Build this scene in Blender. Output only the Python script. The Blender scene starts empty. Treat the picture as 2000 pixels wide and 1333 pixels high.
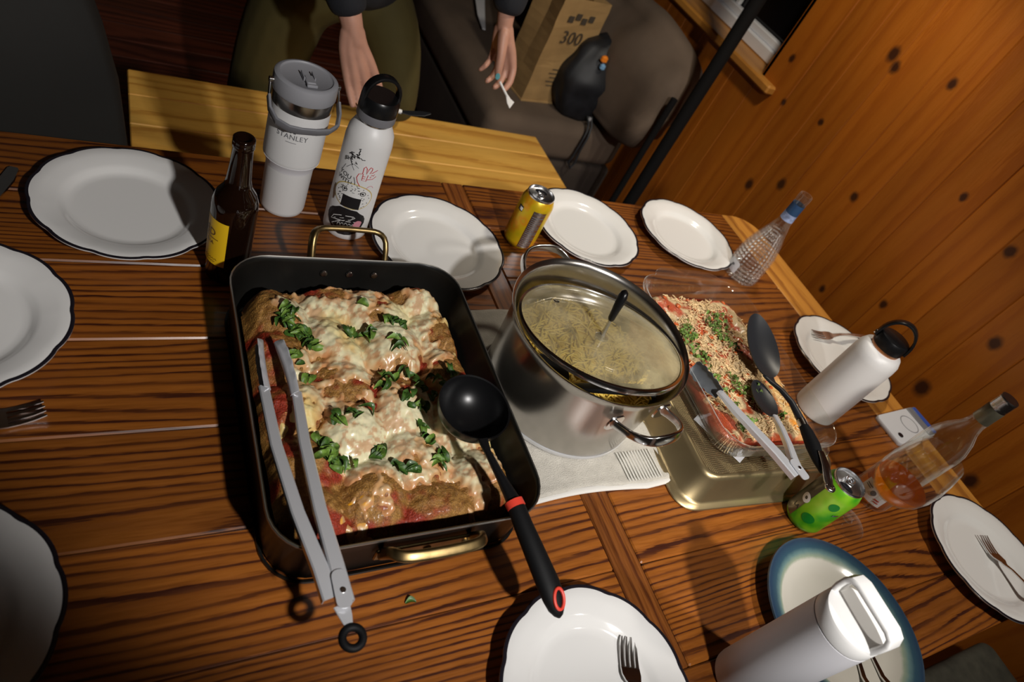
import bpy, bmesh, math, random
from mathutils import Vector, Matrix, noise as N
random.seed(7)
C = bpy.context.scene.collection
S = bpy.context.scene
PI = math.pi
TZ = 0.75            # height of the table top; builders below use z = 0 at the table top

# ------------------------------------------------------------ camera
cam_d = bpy.data.cameras.new('camera'); cam = bpy.data.objects.new('camera', cam_d); C.objects.link(cam)
cam_d.sensor_width = 36.0; cam_d.sensor_fit = 'HORIZONTAL'; cam_d.lens = 36.0*1315.2/2000.0
cam_d.clip_start = 0.02
cam_d.dof.use_dof = True; cam_d.dof.focus_distance = 1.0; cam_d.dof.aperture_fstop = 5.0
RX = (0.85939759, -0.33997707, 0.38190493)       # world components (X, Y, Z) of the camera's right
DN = (-0.01473719, -0.76307738, -0.64613909)     # of its down
FW = (0.51109548, 0.54966217, -0.66079717)       # of its forward
cam.matrix_world = Matrix(((RX[0], -DN[0], -FW[0], 0.0), (RX[1], -DN[1], -FW[1], 0.0), (RX[2], -DN[2], -FW[2], TZ+0.77), (0, 0, 0, 1)))
S.camera = cam
S.view_settings.view_transform = 'Standard'; S.view_settings.look = 'None'
S.view_settings.gamma = 1.0; S.view_settings.use_curve_mapping = False
S.view_settings.exposure = 0.0

# ------------------------------------------------------------ world and lamps
w = bpy.data.worlds.new('night'); S.world = w; w.use_nodes = True
w.node_tree.nodes['Background'].inputs[0].default_value = (0.02, 0.025, 0.04, 1)
w.node_tree.nodes['Background'].inputs[1].default_value = 0.3
def lamp(name, kind, loc, power, col, size=0.1, aim=None, spot=None, blend=0.5):
    l = bpy.data.lights.new(name, kind); l.energy = power; l.color = col
    if kind == 'AREA': l.size = size; l.shape = 'DISK'
    else: l.shadow_soft_size = size
    if kind == 'SPOT': l.spot_size = spot; l.spot_blend = blend
    o = bpy.data.objects.new(name, l); C.objects.link(o); o.location = (loc[0], loc[1], loc[2]+TZ)
    if aim is not None:
        d = Vector((aim[0]-loc[0], aim[1]-loc[1], aim[2]-loc[2])); o.rotation_euler = d.to_track_quat('-Z', 'Y').to_euler()
    return o
lamp('ceiling_lamp_light', 'SPOT', (1.15, -0.42, 1.15), 38, (1.0, 0.94, 0.86), 0.045, (1.25, 0.32, 0), 1.16, 0.55)
lamp('kitchen_light', 'SPOT', (0.45, -0.66, 1.25), 98, (1.0, 0.97, 0.94), 0.035, (0.60, 1.15, 0), 0.985, 0.36)
lamp('pendant_light', 'SPOT', (1.30, 1.05, 1.12), 27, (1.0, 0.90, 0.74), 0.05, (1.38, 1.25, 0), 1.95, 0.6)

# ------------------------------------------------------------ helpers
ORIG = {}
def link(o): C.objects.link(o); return o
def thing(name, label, cat, loc=(0, 0, 0), rz=0.0, group=None):
    o = link(bpy.data.objects.new(name, None)); o.empty_display_size = 0.02
    o.location = (loc[0], loc[1], loc[2]+TZ); o.rotation_euler = (0, 0, rz)
    o['label'] = label; o['category'] = cat
    if group: o['group'] = group
    ORIG[o.name] = Vector(loc)
    return o
def tag(o, label=None, cat=None, group=None, kind=None):
    if label: o['label'] = label
    if cat: o['category'] = cat
    if group: o['group'] = group
    if kind: o['kind'] = kind
    return o
def mesh(vs, fs, mat=None, smooth=True, name='m', ang=None):
    me = bpy.data.meshes.new(name); me.from_pydata([tuple(v) for v in vs], [], fs); me.update()
    if mat: me.materials.append(mat)
    if smooth:
        me.polygons.foreach_set('use_smooth', [True]*len(me.polygons))
        if ang is None: ang = 40
        try: me.set_sharp_from_angle(angle=math.radians(ang))
        except Exception: pass
    return me
def ob(name, me, parent=None, loc=None):
    o = link(bpy.data.objects.new(name, me))
    if parent is not None: o.parent = parent
    if loc is not None: o.location = loc
    return o
def part(name, geo, mat, parent, absolute=True, smooth=True, ang=None, label=None):
    """geo = (verts, faces) in table coordinates; stored relative to the parent thing"""
    vs, fs = geo
    if absolute:
        top = parent
        off = Vector((0, 0, 0))
        while top is not None:
            if top.name in ORIG: off = ORIG[top.name]
            top = top.parent
        vs = [Vector(v)-off for v in vs]
    o = ob(name, mesh(vs, fs, mat, smooth, name, ang), parent)
    if label: o['label'] = label
    return o
def join(*gs):
    V, F = [], []
    for vs, fs in gs:
        n = len(V); V += [Vector(v) for v in vs]; F += [tuple(i+n for i in f) for f in fs]
    return V, F
def xf(g, M):
    return [M @ Vector(v) for v in g[0]], g[1]
def mv(g, x, y, z): return [Vector(v)+Vector((x, y, z)) for v in g[0]], g[1]
def lathe(prof, n=48, close=False, rf=None):
    """prof list of (r, z); r=0 at the ends closes it"""
    V, F, rings = [], [], []
    for r, z in prof:
        if r < 1e-6:
            rings.append([len(V)]); V.append(Vector((0, 0, z)))
        else:
            rings.append(list(range(len(V), len(V)+n)))
            for i in range(n):
                a = 2*PI*i/n; rr = rf(r, z, a) if rf else r
                V.append(Vector((rr*math.cos(a), rr*math.sin(a), z)))
    seq = list(zip(rings, rings[1:]))
    if close: seq.append((rings[-1], rings[0]))
    for A, B in seq:
        for i in range(n):
            j = (i+1) % n
            if len(A) == 1 and len(B) == 1: continue
            if len(A) == 1: F.append((A[0], B[j], B[i]))
            elif len(B) == 1: F.append((A[i], A[j], B[0]))
            else: F.append((A[i], A[j], B[j], B[i]))
    return V, F
def frame_dirs(pts):
    T = []
    for i in range(len(pts)):
        a = pts[max(i-1, 0)]; b = pts[min(i+1, len(pts)-1)]
        T.append((b-a).normalized())
    return T
def sweep(pts, secs, up=Vector((0, 0, 1)), caps=True, closed=False):
    """pts: path; secs: one list of (u, v) outline for each point (u sideways, v along up)"""
    pts = [Vector(p) for p in pts]; n = len(secs[0]); V, F = [], []
    if closed:
        T = [(pts[(i+1) % len(pts)]-pts[i-1]).normalized() for i in range(len(pts))]
    else: T = frame_dirs(pts)
    u0 = Vector(up)
    for p, t, sec in zip(pts, T, secs):
        u = u0-t*u0.dot(t)
        if u.length < 1e-4: u = t.orthogonal()
        u.normalize()
        s = t.cross(u).normalized()
        if up is not None and closed is False and len(pts) > 2: u0 = u
        for a, b in sec: V.append(p+s*a+u*b)
    m = len(pts)
    for i in range(m if closed else m-1):
        for j in range(n):
            k = (j+1) % n; i2 = (i+1) % m
            F.append((i*n+j, i2*n+j, i2*n+k, i*n+k))
    if caps and not closed:
        F.append(tuple(range(n))); F.append(tuple(reversed(range((m-1)*n, m*n))))
    return V, F
def circ(r, n=12, ry=None):
    ry = ry or r
    return [(r*math.cos(2*PI*i/n), ry*math.sin(2*PI*i/n)) for i in range(n)]
def tube(pts, r, n=12, closed=False, up=(0, 0, 1)):
    rs = r if isinstance(r, (list, tuple)) else [r]*len(pts)
    return sweep(pts, [circ(q, n) for q in rs], Vector(up), True, closed)
def curve(pts, vals=None, k=4):
    """Catmull-Rom refinement of a path and of the sizes that go with it"""
    P_ = [Vector(p) for p in pts]; out, ov = [], []
    for i in range(len(P_)-1):
        a, b, c, d = P_[max(i-1, 0)], P_[i], P_[i+1], P_[min(i+2, len(P_)-1)]
        for j in range(k):
            t = j/k; out.append(0.5*((2*b)+(c-a)*t+(2*a-5*b+4*c-d)*t*t+(3*b-a-3*c+d)*t**3))
            if vals: ov.append(vals[i]+(vals[i+1]-vals[i])*t)
    out.append(P_[-1])
    if vals: ov.append(vals[-1]); return out, ov
    return out
def arc(c, u, v, r, a0, a1, n):
    c, u, v = Vector(c), Vector(u), Vector(v)
    return [c+u*(r*math.cos(a0+(a1-a0)*i/n))+v*(r*math.sin(a0+(a1-a0)*i/n)) for i in range(n+1)]
def rrect(w, h, r, n=5, cx=0, cy=0):
    o = []
    for sx, sy, a0 in ((1, 1, 0), (-1, 1, PI/2), (-1, -1, PI), (1, -1, 1.5*PI)):
        for i in range(n+1):
            a = a0+PI/2*i/n
            o.append((cx+sx*(w/2-r)+r*math.cos(a), cy+sy*(h/2-r)+r*math.sin(a)))
    return o
def loft(rings, cap0=True, cap1=True, close=False):
    V, F = [], []; n = len(rings[0])
    for R in rings: V += [Vector(p) for p in R]
    m = len(rings)
    for i in range(m if close else m-1):
        i2 = (i+1) % m
        for j in range(n):
            k = (j+1) % n; F.append((i*n+j, i*n+k, i2*n+k, i2*n+j))
    if not close:
        if cap0: F.append(tuple(reversed(range(n))))
        if cap1: F.append(tuple(range((m-1)*n, m*n)))
    return V, F
def rr3(w, h, r, z, cx=0, cy=0, n=6): return [(x, y, z) for x, y in rrect(w, h, r, n, cx, cy)]
def cbox(x0, x1, y0, y1, z0, z1, b=0.002):
    """box with chamfered edges"""
    V, F = [], []
    rings = []
    for z, i in ((z0, b), (z0+b, 0), (z1-b, 0), (z1, b)):
        X0, X1, Y0, Y1 = x0+i, x1-i, y0+i, y1-i; c = b if i == 0 else b*0.6
        rings.append([(X0+c, Y0, z), (X1-c, Y0, z), (X1, Y0+c, z), (X1, Y1-c, z), (X1-c, Y1, z), (X0+c, Y1, z), (X0, Y1-c, z), (X0, Y0+c, z)])
    return loft(rings)
def smoothstep(a, b, x):
    t = min(1.0, max(0.0, (x-a)/(b-a))); return t*t*(3-2*t)
def copy_thing(o, loc, rz=0.0, label=None, group=None):
    c = o.copy(); C.objects.link(c); c.location = (loc[0], loc[1], loc[2]+TZ); c.rotation_euler = (0, 0, rz)
    if label: c['label'] = label
    if group: c['group'] = group
    def rec(a, b):
        for ch in list(a.children):
            d = ch.copy(); C.objects.link(d); d.parent = b; rec(ch, d)
    rec(o, c)
    return c

# ------------------------------------------------------------ materials
class NT:
    def __init__(s, name):
        s.m = bpy.data.materials.new(name); s.m.use_nodes = True
        s.t = s.m.node_tree; s.b = s.t.nodes['Principled BSDF']; s.out = s.t.nodes['Material Output']
    def n(s, kind, **kw):
        x = s.t.nodes.new(kind)
        for k, v in kw.items(): setattr(x, k, v)
        return x
    def l(s, a, b): s.t.links.new(a, b)
    def math(s, op, a, b=None, c=None, clamp=False):
        x = s.n('ShaderNodeMath', operation=op); x.use_clamp = clamp
        for i, v in enumerate((a, b, c)):
            if v is None: continue
            if isinstance(v, (int, float)): x.inputs[i].default_value = v
            else: s.l(v, x.inputs[i])
        return x.outputs[0]
    def ramp(s, fac, stops, interp='LINEAR'):
        r = s.n('ShaderNodeValToRGB'); e = r.color_ramp.elements; r.color_ramp.interpolation = interp
        while len(e) > 1: e.remove(e[-1])
        e[0].position = stops[0][0]; e[0].color = (*stops[0][1], 1)
        for p, c in stops[1:]:
            q = e.new(p); q.color = (*c, 1)
        s.l(fac, r.inputs[0]); return r.outputs[0]
    def mix(s, fac, a, b, mode='MIX'):
        x = s.n('ShaderNodeMix', data_type='RGBA', blend_type=mode)
        for sock, v in ((x.inputs[0], fac), (x.inputs[6], a), (x.inputs[7], b)):
            if isinstance(v, (int, float)): sock.default_value = v
            elif isinstance(v, tuple): sock.default_value = (*v, 1)
            else: s.l(v, sock)
        return x.outputs[2]
    def noise(s, vec, scale, detail=2.0, rough=0.5, dist=0.0):
        x = s.n('ShaderNodeTexNoise'); x.inputs['Scale'].default_value = scale; x.inputs['Detail'].default_value = detail
        x.inputs['Roughness'].default_value = rough; x.inputs['Distortion'].default_value = dist
        if vec is not None: s.l(vec, x.inputs['Vector'])
        return x.outputs['Fac']
    def comb(s, x, y, z):
        c = s.n('ShaderNodeCombineXYZ')
        for i, v in enumerate((x, y, z)):
            if isinstance(v, (int, float)): c.inputs[i].default_value = v
            else: s.l(v, c.inputs[i])
        return c.outputs[0]
    def bump(s, h, strength=0.3, dist=0.001):
        b = s.n('ShaderNodeBump'); b.inputs['Strength'].default_value = strength; b.inputs['Distance'].default_value = dist
        s.l(h, b.inputs['Height']); s.l(b.outputs[0], s.b.inputs['Normal'])
    def objc(s):
        return s.n('ShaderNodeTexCoord').outputs['Object']
def plain(name, col, rough=0.5, metal=0.0, spec=0.5, coat=0.0, nz=0.0, nscale=30, bump=0.0, bscale=200, bdist=0.0005, sub=0.0):
    k = NT(name); b = k.b
    b.inputs['Roughness'].default_value = rough; b.inputs['Metallic'].default_value = metal
    b.inputs['Specular IOR Level'].default_value = spec; b.inputs['Coat Weight'].default_value = coat
    b.inputs['Base Color'].default_value = (*col, 1)
    if sub: b.inputs['Subsurface Weight'].default_value = sub; b.inputs['Subsurface Radius'].default_value = (0.01, 0.004, 0.002)
    if nz:
        f = k.noise(k.objc(), nscale, 3)
        lo = tuple(c*(1-nz) for c in col); hi = tuple(min(1, c*(1+nz)) for c in col)
        k.l(k.ramp(f, [(0.3, lo), (0.7, hi)]), b.inputs['Base Color'])
    if bump: k.bump(k.noise(k.objc(), bscale, 2), bump, bdist)
    return k.m
def glass(name, tint=(1, 1, 1), refl=0.5, fog=0.0, fogcol=(0.8, 0.8, 0.75), bumpk=None, rough=0.02, edge_light=0.60):
    """thin clear wall: tinted see-through plus a mirror layer that grows at grazing angles"""
    k = NT(name); t = k.t
    tr = k.n('ShaderNodeBsdfTransparent'); tr.inputs[0].default_value = (*tint, 1)
    gl = k.n('ShaderNodeBsdfGlossy'); gl.inputs['Roughness'].default_value = rough; gl.inputs[0].default_value = (1, 1, 1, 1)
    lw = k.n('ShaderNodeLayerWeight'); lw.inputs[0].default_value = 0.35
    f = k.math('POWER', lw.outputs['Facing'], 2.2)
    f = k.math('MULTIPLY_ADD', f, refl, 0.045)
    mx = k.n('ShaderNodeMixShader'); k.l(f, mx.inputs[0]); k.l(tr.outputs[0], mx.inputs[1]); k.l(gl.outputs[0], mx.inputs[2])
    sh = mx.outputs[0]
    fd = k.n('ShaderNodeBsdfDiffuse'); fd.inputs[0].default_value = (0.85, 0.87, 0.85, 1)  # pale colour painted at grazing edges, in place of refracted light
    mf = k.n('ShaderNodeMixShader'); k.l(k.math('MULTIPLY_ADD', k.math('POWER', lw.outputs['Facing'], 5.0), edge_light, 0.004), mf.inputs[0]); k.l(sh, mf.inputs[1]); k.l(fd.outputs[0], mf.inputs[2]); sh = mf.outputs[0]
    if bumpk:
        b = k.n('ShaderNodeBump'); b.inputs['Strength'].default_value = 1.0; b.inputs['Distance'].default_value = bumpk[1]
        k.l(bumpk[0](k), b.inputs['Height']); k.l(b.outputs[0], gl.inputs['Normal']); k.l(b.outputs[0], lw.inputs['Normal'])
    if fog:
        df = k.n('ShaderNodeBsdfDiffuse'); df.inputs[0].default_value = (*fogcol, 1)
        nz = k.math('MULTIPLY', k.math('SUBTRACT', k.noise(k.objc(), 14, 4, 0.65), 0.25, clamp=True), fog)
        m2 = k.n('ShaderNodeMixShader'); k.l(nz, m2.inputs[0]); k.l(sh, m2.inputs[1]); k.l(df.outputs[0], m2.inputs[2]); sh = m2.outputs[0]
    k.l(sh, k.out.inputs[0])
    return k.m
def wood(name, dark, mid, light, axis='X', freq=40.0, warp=7.0, low=0.8, cross=7.0, sharp=0.34, rough=0.35, coat=0.0, knots=None, vary=0.25, fiber=0.25, sat=1.0):
    k = NT(name); t = k.t
    sep = k.n('ShaderNodeSeparateXYZ'); k.l(k.objc(), sep.inputs[0])
    X, Y, Z = sep.outputs
    u, v, q = {'X': (X, Y, Z), 'Y': (Y, X, Z), 'Z': (Z, Y, X)}[axis]
    oi = k.n('ShaderNodeObjectInfo').outputs['Random']
    r1 = k.math('MULTIPLY', oi, 37.0); r2 = k.math('MULTIPLY', oi, 91.0)
    vec = k.comb(k.math('MULTIPLY_ADD', u, low, r1), k.math('MULTIPLY_ADD', v, cross, r2), k.math('MULTIPLY', q, 3.0))
    big = k.noise(vec, 1.0, 1.0, 0.4)
    vecm = k.comb(k.math('MULTIPLY_ADD', u, 5.0, r2), k.math('MULTIPLY_ADD', v, 45.0, r1), 0.0)
    medium = k.noise(vecm, 1.0, 2.0, 0.55)
    vec2 = k.comb(k.math('MULTIPLY', u, 22.0), k.math('MULTIPLY', v, 320.0), r1)
    fine = k.noise(vec2, 1.0, 2.0, 0.6)
    fq = k.math('MULTIPLY_ADD', k.math('FRACT', k.math('MULTIPLY', oi, 7.3)), freq*0.6, freq*0.7)
    ph = k.math('ADD', k.math('MULTIPLY', v, fq), k.math('MULTIPLY', big, warp))
    ph = k.math('ADD', ph, k.math('MULTIPLY_ADD', medium, 0.55, k.math('MULTIPLY', fine, 0.45)))
    fr = k.math('FRACT', ph)
    col = k.ramp(fr, [(0.0, light), (0.20, mid), (0.20+sharp*0.25, dark), (0.20+sharp*0.85, dark), (0.20+sharp*1.02, mid), (0.70, light), (1.0, light)])
    col = k.mix(k.math('MULTIPLY', k.math('SUBTRACT', medium, 0.40, clamp=True), 2.2, clamp=True), col, mid)
    col = k.mix(fiber, col, k.mix(1.0, col, k.ramp(fine, [(0.35, (0.45, 0.38, 0.33)), (0.6, (1.1, 1.1, 1.1))]), 'MULTIPLY'))
    br = k.math('MULTIPLY_ADD', oi, vary*2, 1.0-vary)
    blot = k.math('MULTIPLY_ADD', k.noise(vec, 2.3, 2), 0.5, 0.75)
    br = k.math('MULTIPLY', br, blot)
    hs = k.n('ShaderNodeHueSaturation'); k.l(col, hs.inputs['Color']); k.l(br, hs.inputs['Value']); hs.inputs['Saturation'].default_value = sat
    col = hs.outputs[0]
    if knots:
        pos = k.n('ShaderNodeNewGeometry').outputs['Position']
        s3 = k.n('ShaderNodeSeparateXYZ'); k.l(pos, s3.inputs[0]); tot = None
        wob = k.noise(pos, 60, 2)
        for (ky, kz, kr) in knots:
            dy = k.math('SUBTRACT', s3.outputs[1], ky); dz = k.math('MULTIPLY', k.math('SUBTRACT', s3.outputs[2], kz+TZ), 0.8)
            d = k.math('SQRT', k.math('ADD', k.math('MULTIPLY', dy, dy), k.math('MULTIPLY', dz, dz)))
            d = k.math('ADD', d, k.math('MULTIPLY_ADD', wob, 0.008, -0.004))
            mk = k.math('SUBTRACT', 1.0, k.math('DIVIDE', d, kr), clamp=True)
            tot = mk if tot is None else k.math('MAXIMUM', tot, mk)
        col = k.mix(k.math('MULTIPLY', tot, 1.8, clamp=True), col, (0.05, 0.014, 0.004))
    k.l(col, k.b.inputs['Base Color'])
    k.b.inputs['Coat Weight'].default_value = coat; k.b.inputs['Coat Roughness'].default_value = 0.25
    rr = k.math('MULTIPLY_ADD', fine, 0.25, rough-0.1); k.l(rr, k.b.inputs['Roughness'])
    k.bump(k.math('ADD', fine, k.math('MULTIPLY', fr, 0.3)), 0.2, 0.0005)
    return k.m

M = {}
M['oak'] = wood('table_oak', (0.045, 0.010, 0.004), (0.195, 0.057, 0.008), (0.275, 0.086, 0.011), 'X', 82.0, 12.0, 0.70, 7.0, 0.30, 0.34, 0.15)
M['oak_y'] = wood('table_oak_cross', (0.11, 0.028, 0.006), (0.20, 0.060, 0.011), (0.27, 0.085, 0.015), 'Y', 60.0, 3.0, 0.9, 5.0, 0.3, 0.34, 0.15, fiber=0.5)
M['oak_end'] = wood('table_end_wood', (0.26, 0.095, 0.016), (0.40, 0.165, 0.026), (0.48, 0.21, 0.035), 'Y', 22.0, 4.0, 0.8, 4.0, 0.3, 0.4, 0.1, fiber=0.15)
M['bench'] = wood('bench_pine', (0.56, 0.26, 0.045), (0.76, 0.40, 0.075), (0.82, 0.46, 0.095), 'X', 14.0, 6.0, 0.8, 4.0, 0.3, 0.4, 0.1, vary=0.10, fiber=0.12)
KN = [(1.223, 0.467, 0.022), (1.193, 0.446, 0.018), (1.339, -0.058, 0.02), (1.241, 0.02, 0.02), (1.27, 0.225, 0.012), (0.626, 0.312, 0.018),
      (0.505, -0.055, 0.026), (0.484, 0.149, 0.02), (1.032, 0.495, 0.016), (0.737, 0.012, 0.014), (0.896, -0.092, 0.013), (1.023, 0.148, 0.016),
      (1.499, 0.295, 0.014), (0.263, -0.112, 0.022), (1.426, 0.191, 0.012), (0.80, 0.33, 0.013), (0.35, 0.28, 0.02)]
M['pine'] = wood('wall_pine', (0.30, 0.078, 0.005), (0.34, 0.094, 0.006), (0.37, 0.108, 0.008), 'Z', 16.0, 5.0, 0.6, 4.0, 0.3, 0.42, 0.05, knots=KN, vary=0.10, fiber=0.10)
M['pine_plain'] = wood('trim_pine', (0.42, 0.17, 0.03), (0.50, 0.21, 0.035), (0.56, 0.25, 0.045), 'Y', 14.0, 3.0, 0.6, 4.0, 0.3, 0.4, 0.05, vary=0.05, fiber=0.08)
M['floor'] = wood('floor_boards', (0.05, 0.010, 0.006), (0.11, 0.024, 0.013), (0.17, 0.04, 0.02), 'X', 22.0, 6.0, 0.8, 4.0, 0.4, 0.4, 0.1)
M['ceramic'] = plain('white_glaze', (0.74, 0.73, 0.71), 0.12, 0, 0.5, 0.3)
M['rimline'] = plain('dark_rim_glaze', (0.012, 0.010, 0.014), 0.2)
M['blueglaze'] = None
M['steel'] = plain('brushed_steel', (0.47, 0.45, 0.42), 0.22, 1.0)
M['steel2'] = plain('satin_steel', (0.72, 0.73, 0.76), 0.34, 0.55)
M['chrome'] = plain('polished_steel', (0.72, 0.71, 0.70), 0.17, 1.0)
M['brass'] = plain('aged_brass', (0.30, 0.21, 0.09), 0.38, 1.0, nz=0.3, nscale=60)
M['gold_tin'] = plain('gold_baking_tin', (0.36, 0.28, 0.15), 0.36, 0.85, nz=0.12, nscale=14)
M['panblack'] = plain('dark_nonstick', (0.0075, 0.007, 0.006), 0.36, 0.0, 0.25, nz=0.4, nscale=9)
M['black'] = plain('black_nylon', (0.006, 0.006, 0.0065), 0.3, 0.0, 0.35)
M['black_soft'] = plain('black_rubber', (0.0045, 0.0045, 0.005), 0.6, 0.0, 0.2)
M['grey_nylon'] = plain('charcoal_nylon', (0.014, 0.015, 0.018), 0.38)
M['grey_silicone'] = plain('grey_silicone', (0.11, 0.12, 0.13), 0.5)
M['red'] = plain('coral_red_plastic', (0.75, 0.06, 0.035), 0.35)
M['powder_white'] = plain('white_powder_coat', (0.70, 0.69, 0.68), 0.42, bump=0.25, bscale=900, bdist=0.0002)
M['powder_grey'] = plain('pale_grey_powder_coat', (0.72, 0.71, 0.74), 0.45, bump=0.3, bscale=900, bdist=0.0002)
M['grey_plastic'] = plain('grey_plastic', (0.17, 0.17, 0.185), 0.45)
M['grey_mid'] = plain('mid_grey_plastic', (0.27, 0.27, 0.29), 0.45)
M['white_plastic'] = plain('white_plastic', (0.82, 0.81, 0.79), 0.35)
M['amber'] = plain('amber_glass', (0.008, 0.003, 0.0015), 0.04, 0.0, 0.5, 0.15)
M['yellow_label'] = plain('yellow_label', (0.80, 0.50, 0.01), 0.5)
M['ink'] = plain('black_ink', (0.012, 0.011, 0.012), 0.5)
M['ink_brown'] = plain('brown_ink', (0.12, 0.05, 0.01), 0.5)
M['ink_red'] = plain('red_ink', (0.55, 0.03, 0.04), 0.5)
M['ink_grey'] = plain('grey_ink', (0.14, 0.14, 0.15), 0.5)
M['ink_white'] = plain('white_ink', (0.75, 0.74, 0.72), 0.5)
M['ink_pink'] = plain('pink_ink', (0.6, 0.25, 0.3), 0.5)
M['ink_yellow'] = plain('ochre_ink', (0.55, 0.40, 0.08), 0.5)
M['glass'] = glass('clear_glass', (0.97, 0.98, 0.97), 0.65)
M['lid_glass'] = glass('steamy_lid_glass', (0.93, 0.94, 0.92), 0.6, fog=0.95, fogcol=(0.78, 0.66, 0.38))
M['alum'] = plain('bare_aluminium', (0.72, 0.72, 0.73), 0.25, 1.0)
M['wine'] = None
M['sofa'] = plain('brown_grey_upholstery', (0.115, 0.080, 0.055), 0.9, nz=0.18, nscale=6, bump=0.5, bscale=350, bdist=0.001)
M['sofa_dark'] = plain('dark_upholstery', (0.045, 0.032, 0.024), 0.9, nz=0.2, nscale=6)
M['kraft'] = plain('kraft_paper', (0.36, 0.22, 0.085), 0.75, nz=0.15, nscale=12)
M['bag_black'] = plain('black_nylon_cloth', (0.009, 0.010, 0.013), 0.55, nz=0.3, nscale=30)
M['skin'] = plain('skin', (0.52, 0.27, 0.19), 0.5, sub=0.12, nz=0.08, nscale=25)
M['nail_teal'] = plain('teal_nail_polish', (0.15, 0.42, 0.45), 0.2)
M['nail'] = plain('bare_nail', (0.6, 0.36, 0.28), 0.3)
M['trouser'] = plain('olive_corduroy', (0.068, 0.053, 0.011), 0.85, nz=0.15, nscale=8)
M['sweater'] = plain('black_knit', (0.010, 0.011, 0.015), 0.9, bump=0.5, bscale=220, bdist=0.001)
M['hair'] = plain('dark_brown_hair', (0.03, 0.016, 0.009), 0.6)
M['towel'] = plain('cream_terry_cloth', (0.52, 0.49, 0.43), 0.95, nz=0.08, nscale=60, bump=1.0, bscale=700, bdist=0.0015)
M['white_paint'] = plain('white_painted_wood', (0.82, 0.83, 0.88), 0.4)
M['chair_dark'] = plain('dark_chair_fabric', (0.010, 0.009, 0.007), 0.8, nz=0.15, nscale=5)
M['pad_green'] = plain('grey_green_cushion', (0.050, 0.048, 0.034), 0.9, nz=0.25, nscale=40, bump=0.6, bscale=200, bdist=0.001)
M['window_glass'] = plain('night_window_glass', (0.004, 0.004, 0.005), 0.05)
M['pole'] = plain('black_metal', (0.004, 0.0035, 0.0035), 0.85, 0.0, 0.2)
M['paper_white'] = plain('white_paper', (0.72, 0.72, 0.74), 0.7)
M['blue_label'] = plain('navy_neck_label', (0.015, 0.05, 0.12), 0.4)
M['blue_pale'] = plain('pale_blue_band', (0.22, 0.27, 0.42), 0.5, nz=0.4, nscale=120)
M['phone_white'] = plain('white_phone_case', (0.62, 0.63, 0.66), 0.3)
M['phone_blue'] = plain('blue_card', (0.03, 0.08, 0.35), 0.4)
M['dark_glass'] = plain('dark_lens', (0.01, 0.01, 0.012), 0.08)
M['orange'] = plain('orange_wrapper', (0.9, 0.25, 0.02), 0.4)
M['lightblue'] = plain('light_blue_wrapper', (0.2, 0.4, 0.65), 0.4)

# ================================================================ THE ROOM
RX0, RX1, RY0, RY1, RZ0, RZ1 = -2.2, 1.8, -1.6, 4.6, -0.75, 1.7
def setting(name, geo, mat, label=None, cat=None):
    o = ob(name, mesh([(v[0], v[1], v[2]+TZ) for v in geo[0]], geo[1], mat, False, name)); o['kind'] = 'structure'
    ORIG[o.name] = Vector((0, 0, -TZ))
    return o
floor = setting('floor', cbox(RX0, RX1+0.2, RY0, RY1, RZ0-0.06, RZ0-0.021, 0.001), M['floor'])
fl_me = mesh(*cbox(RX0, RX1, 0, 0.121, 0, 0.02, 0.0015), M['floor'], False, 'floorboard')
y = RY0
while y < RY1-0.01:
    ob('floorboard', fl_me, floor, (0, y, -0.02)); y += 0.122
# board wall on the right, with a window opening
WO_Y0, WO_Y1, WO_Z0, WO_Z1 = 1.565, 3.1, 0.205, 1.25
wall_r = setting('wall_right', join(cbox(1.815, 2.0, RY0, WO_Y0, RZ0, RZ1, 0.001), cbox(1.815, 2.0, WO_Y1, RY1, RZ0, RZ1, 0.001),
                 cbox(1.815, 2.0, WO_Y0, WO_Y1, RZ0, WO_Z0-0.02, 0.001), cbox(1.815, 2.0, WO_Y0, WO_Y1, WO_Z1, RZ1, 0.001)), M['pine_plain'])
PW = 0.1115
def wall_plank(wd, z0, z1):
    b = 0.004
    # a tongued board seen from the room: flat face, V-chamfered long edges
    sec = [(0.0, 0.0005), (b, b), (b*0+0.0, wd-0.0005)]
    V = []; F = []
    ring = lambda z: [(0.015, 0.0, z), (0.015, wd, z), (0.0028, wd, z), (0.0, wd-0.0028, z), (0.0, 0.0028, z), (0.0028, 0.0, z)]
    return loft([ring(z0), ring(z1)])
full_me = mesh(*wall_plank(PW, 0, RZ1-RZ0), M['pine'], False, 'wall_board')
low_me = mesh(*wall_plank(PW, 0, WO_Z0-0.03-RZ0), M['pine'], False, 'wall_board')
high_me = mesh(*wall_plank(PW, 0, RZ1-WO_Z1), M['pine'], False, 'wall_board')
y = 0.978-PW*23
while y < RY1:
    if y+PW < WO_Y0+0.03 and y+PW > WO_Y0-0.03:      # the board that runs up to the opening
        g = wall_plank(WO_Y0-y, 0, RZ1-RZ0); ob('wall_board', mesh(*g, M['pine'], False, 'wall_board'), wall_r, (1.8, y, 0))
        g = wall_plank(PW-(WO_Y0-y), 0, WO_Z0-0.03-RZ0) if WO_Y0-y < PW-0.012 else None
        if g: ob('wall_board', mesh(*g, M['pine'], False, 'wall_board'), wall_r, (1.8, WO_Y0, 0))
        y = max(y+PW, WO_Y0)
        continue
    if WO_Y0-0.01 <= y and y < WO_Y1-0.02:
        ob('wall_board', low_me, wall_r, (1.8, y, 0)); ob('wall_board', high_me, wall_r, (1.8, y, WO_Z1+TZ))
    else: ob('wall_board', full_me, wall_r, (1.8, y, 0))
    y += PW
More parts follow.
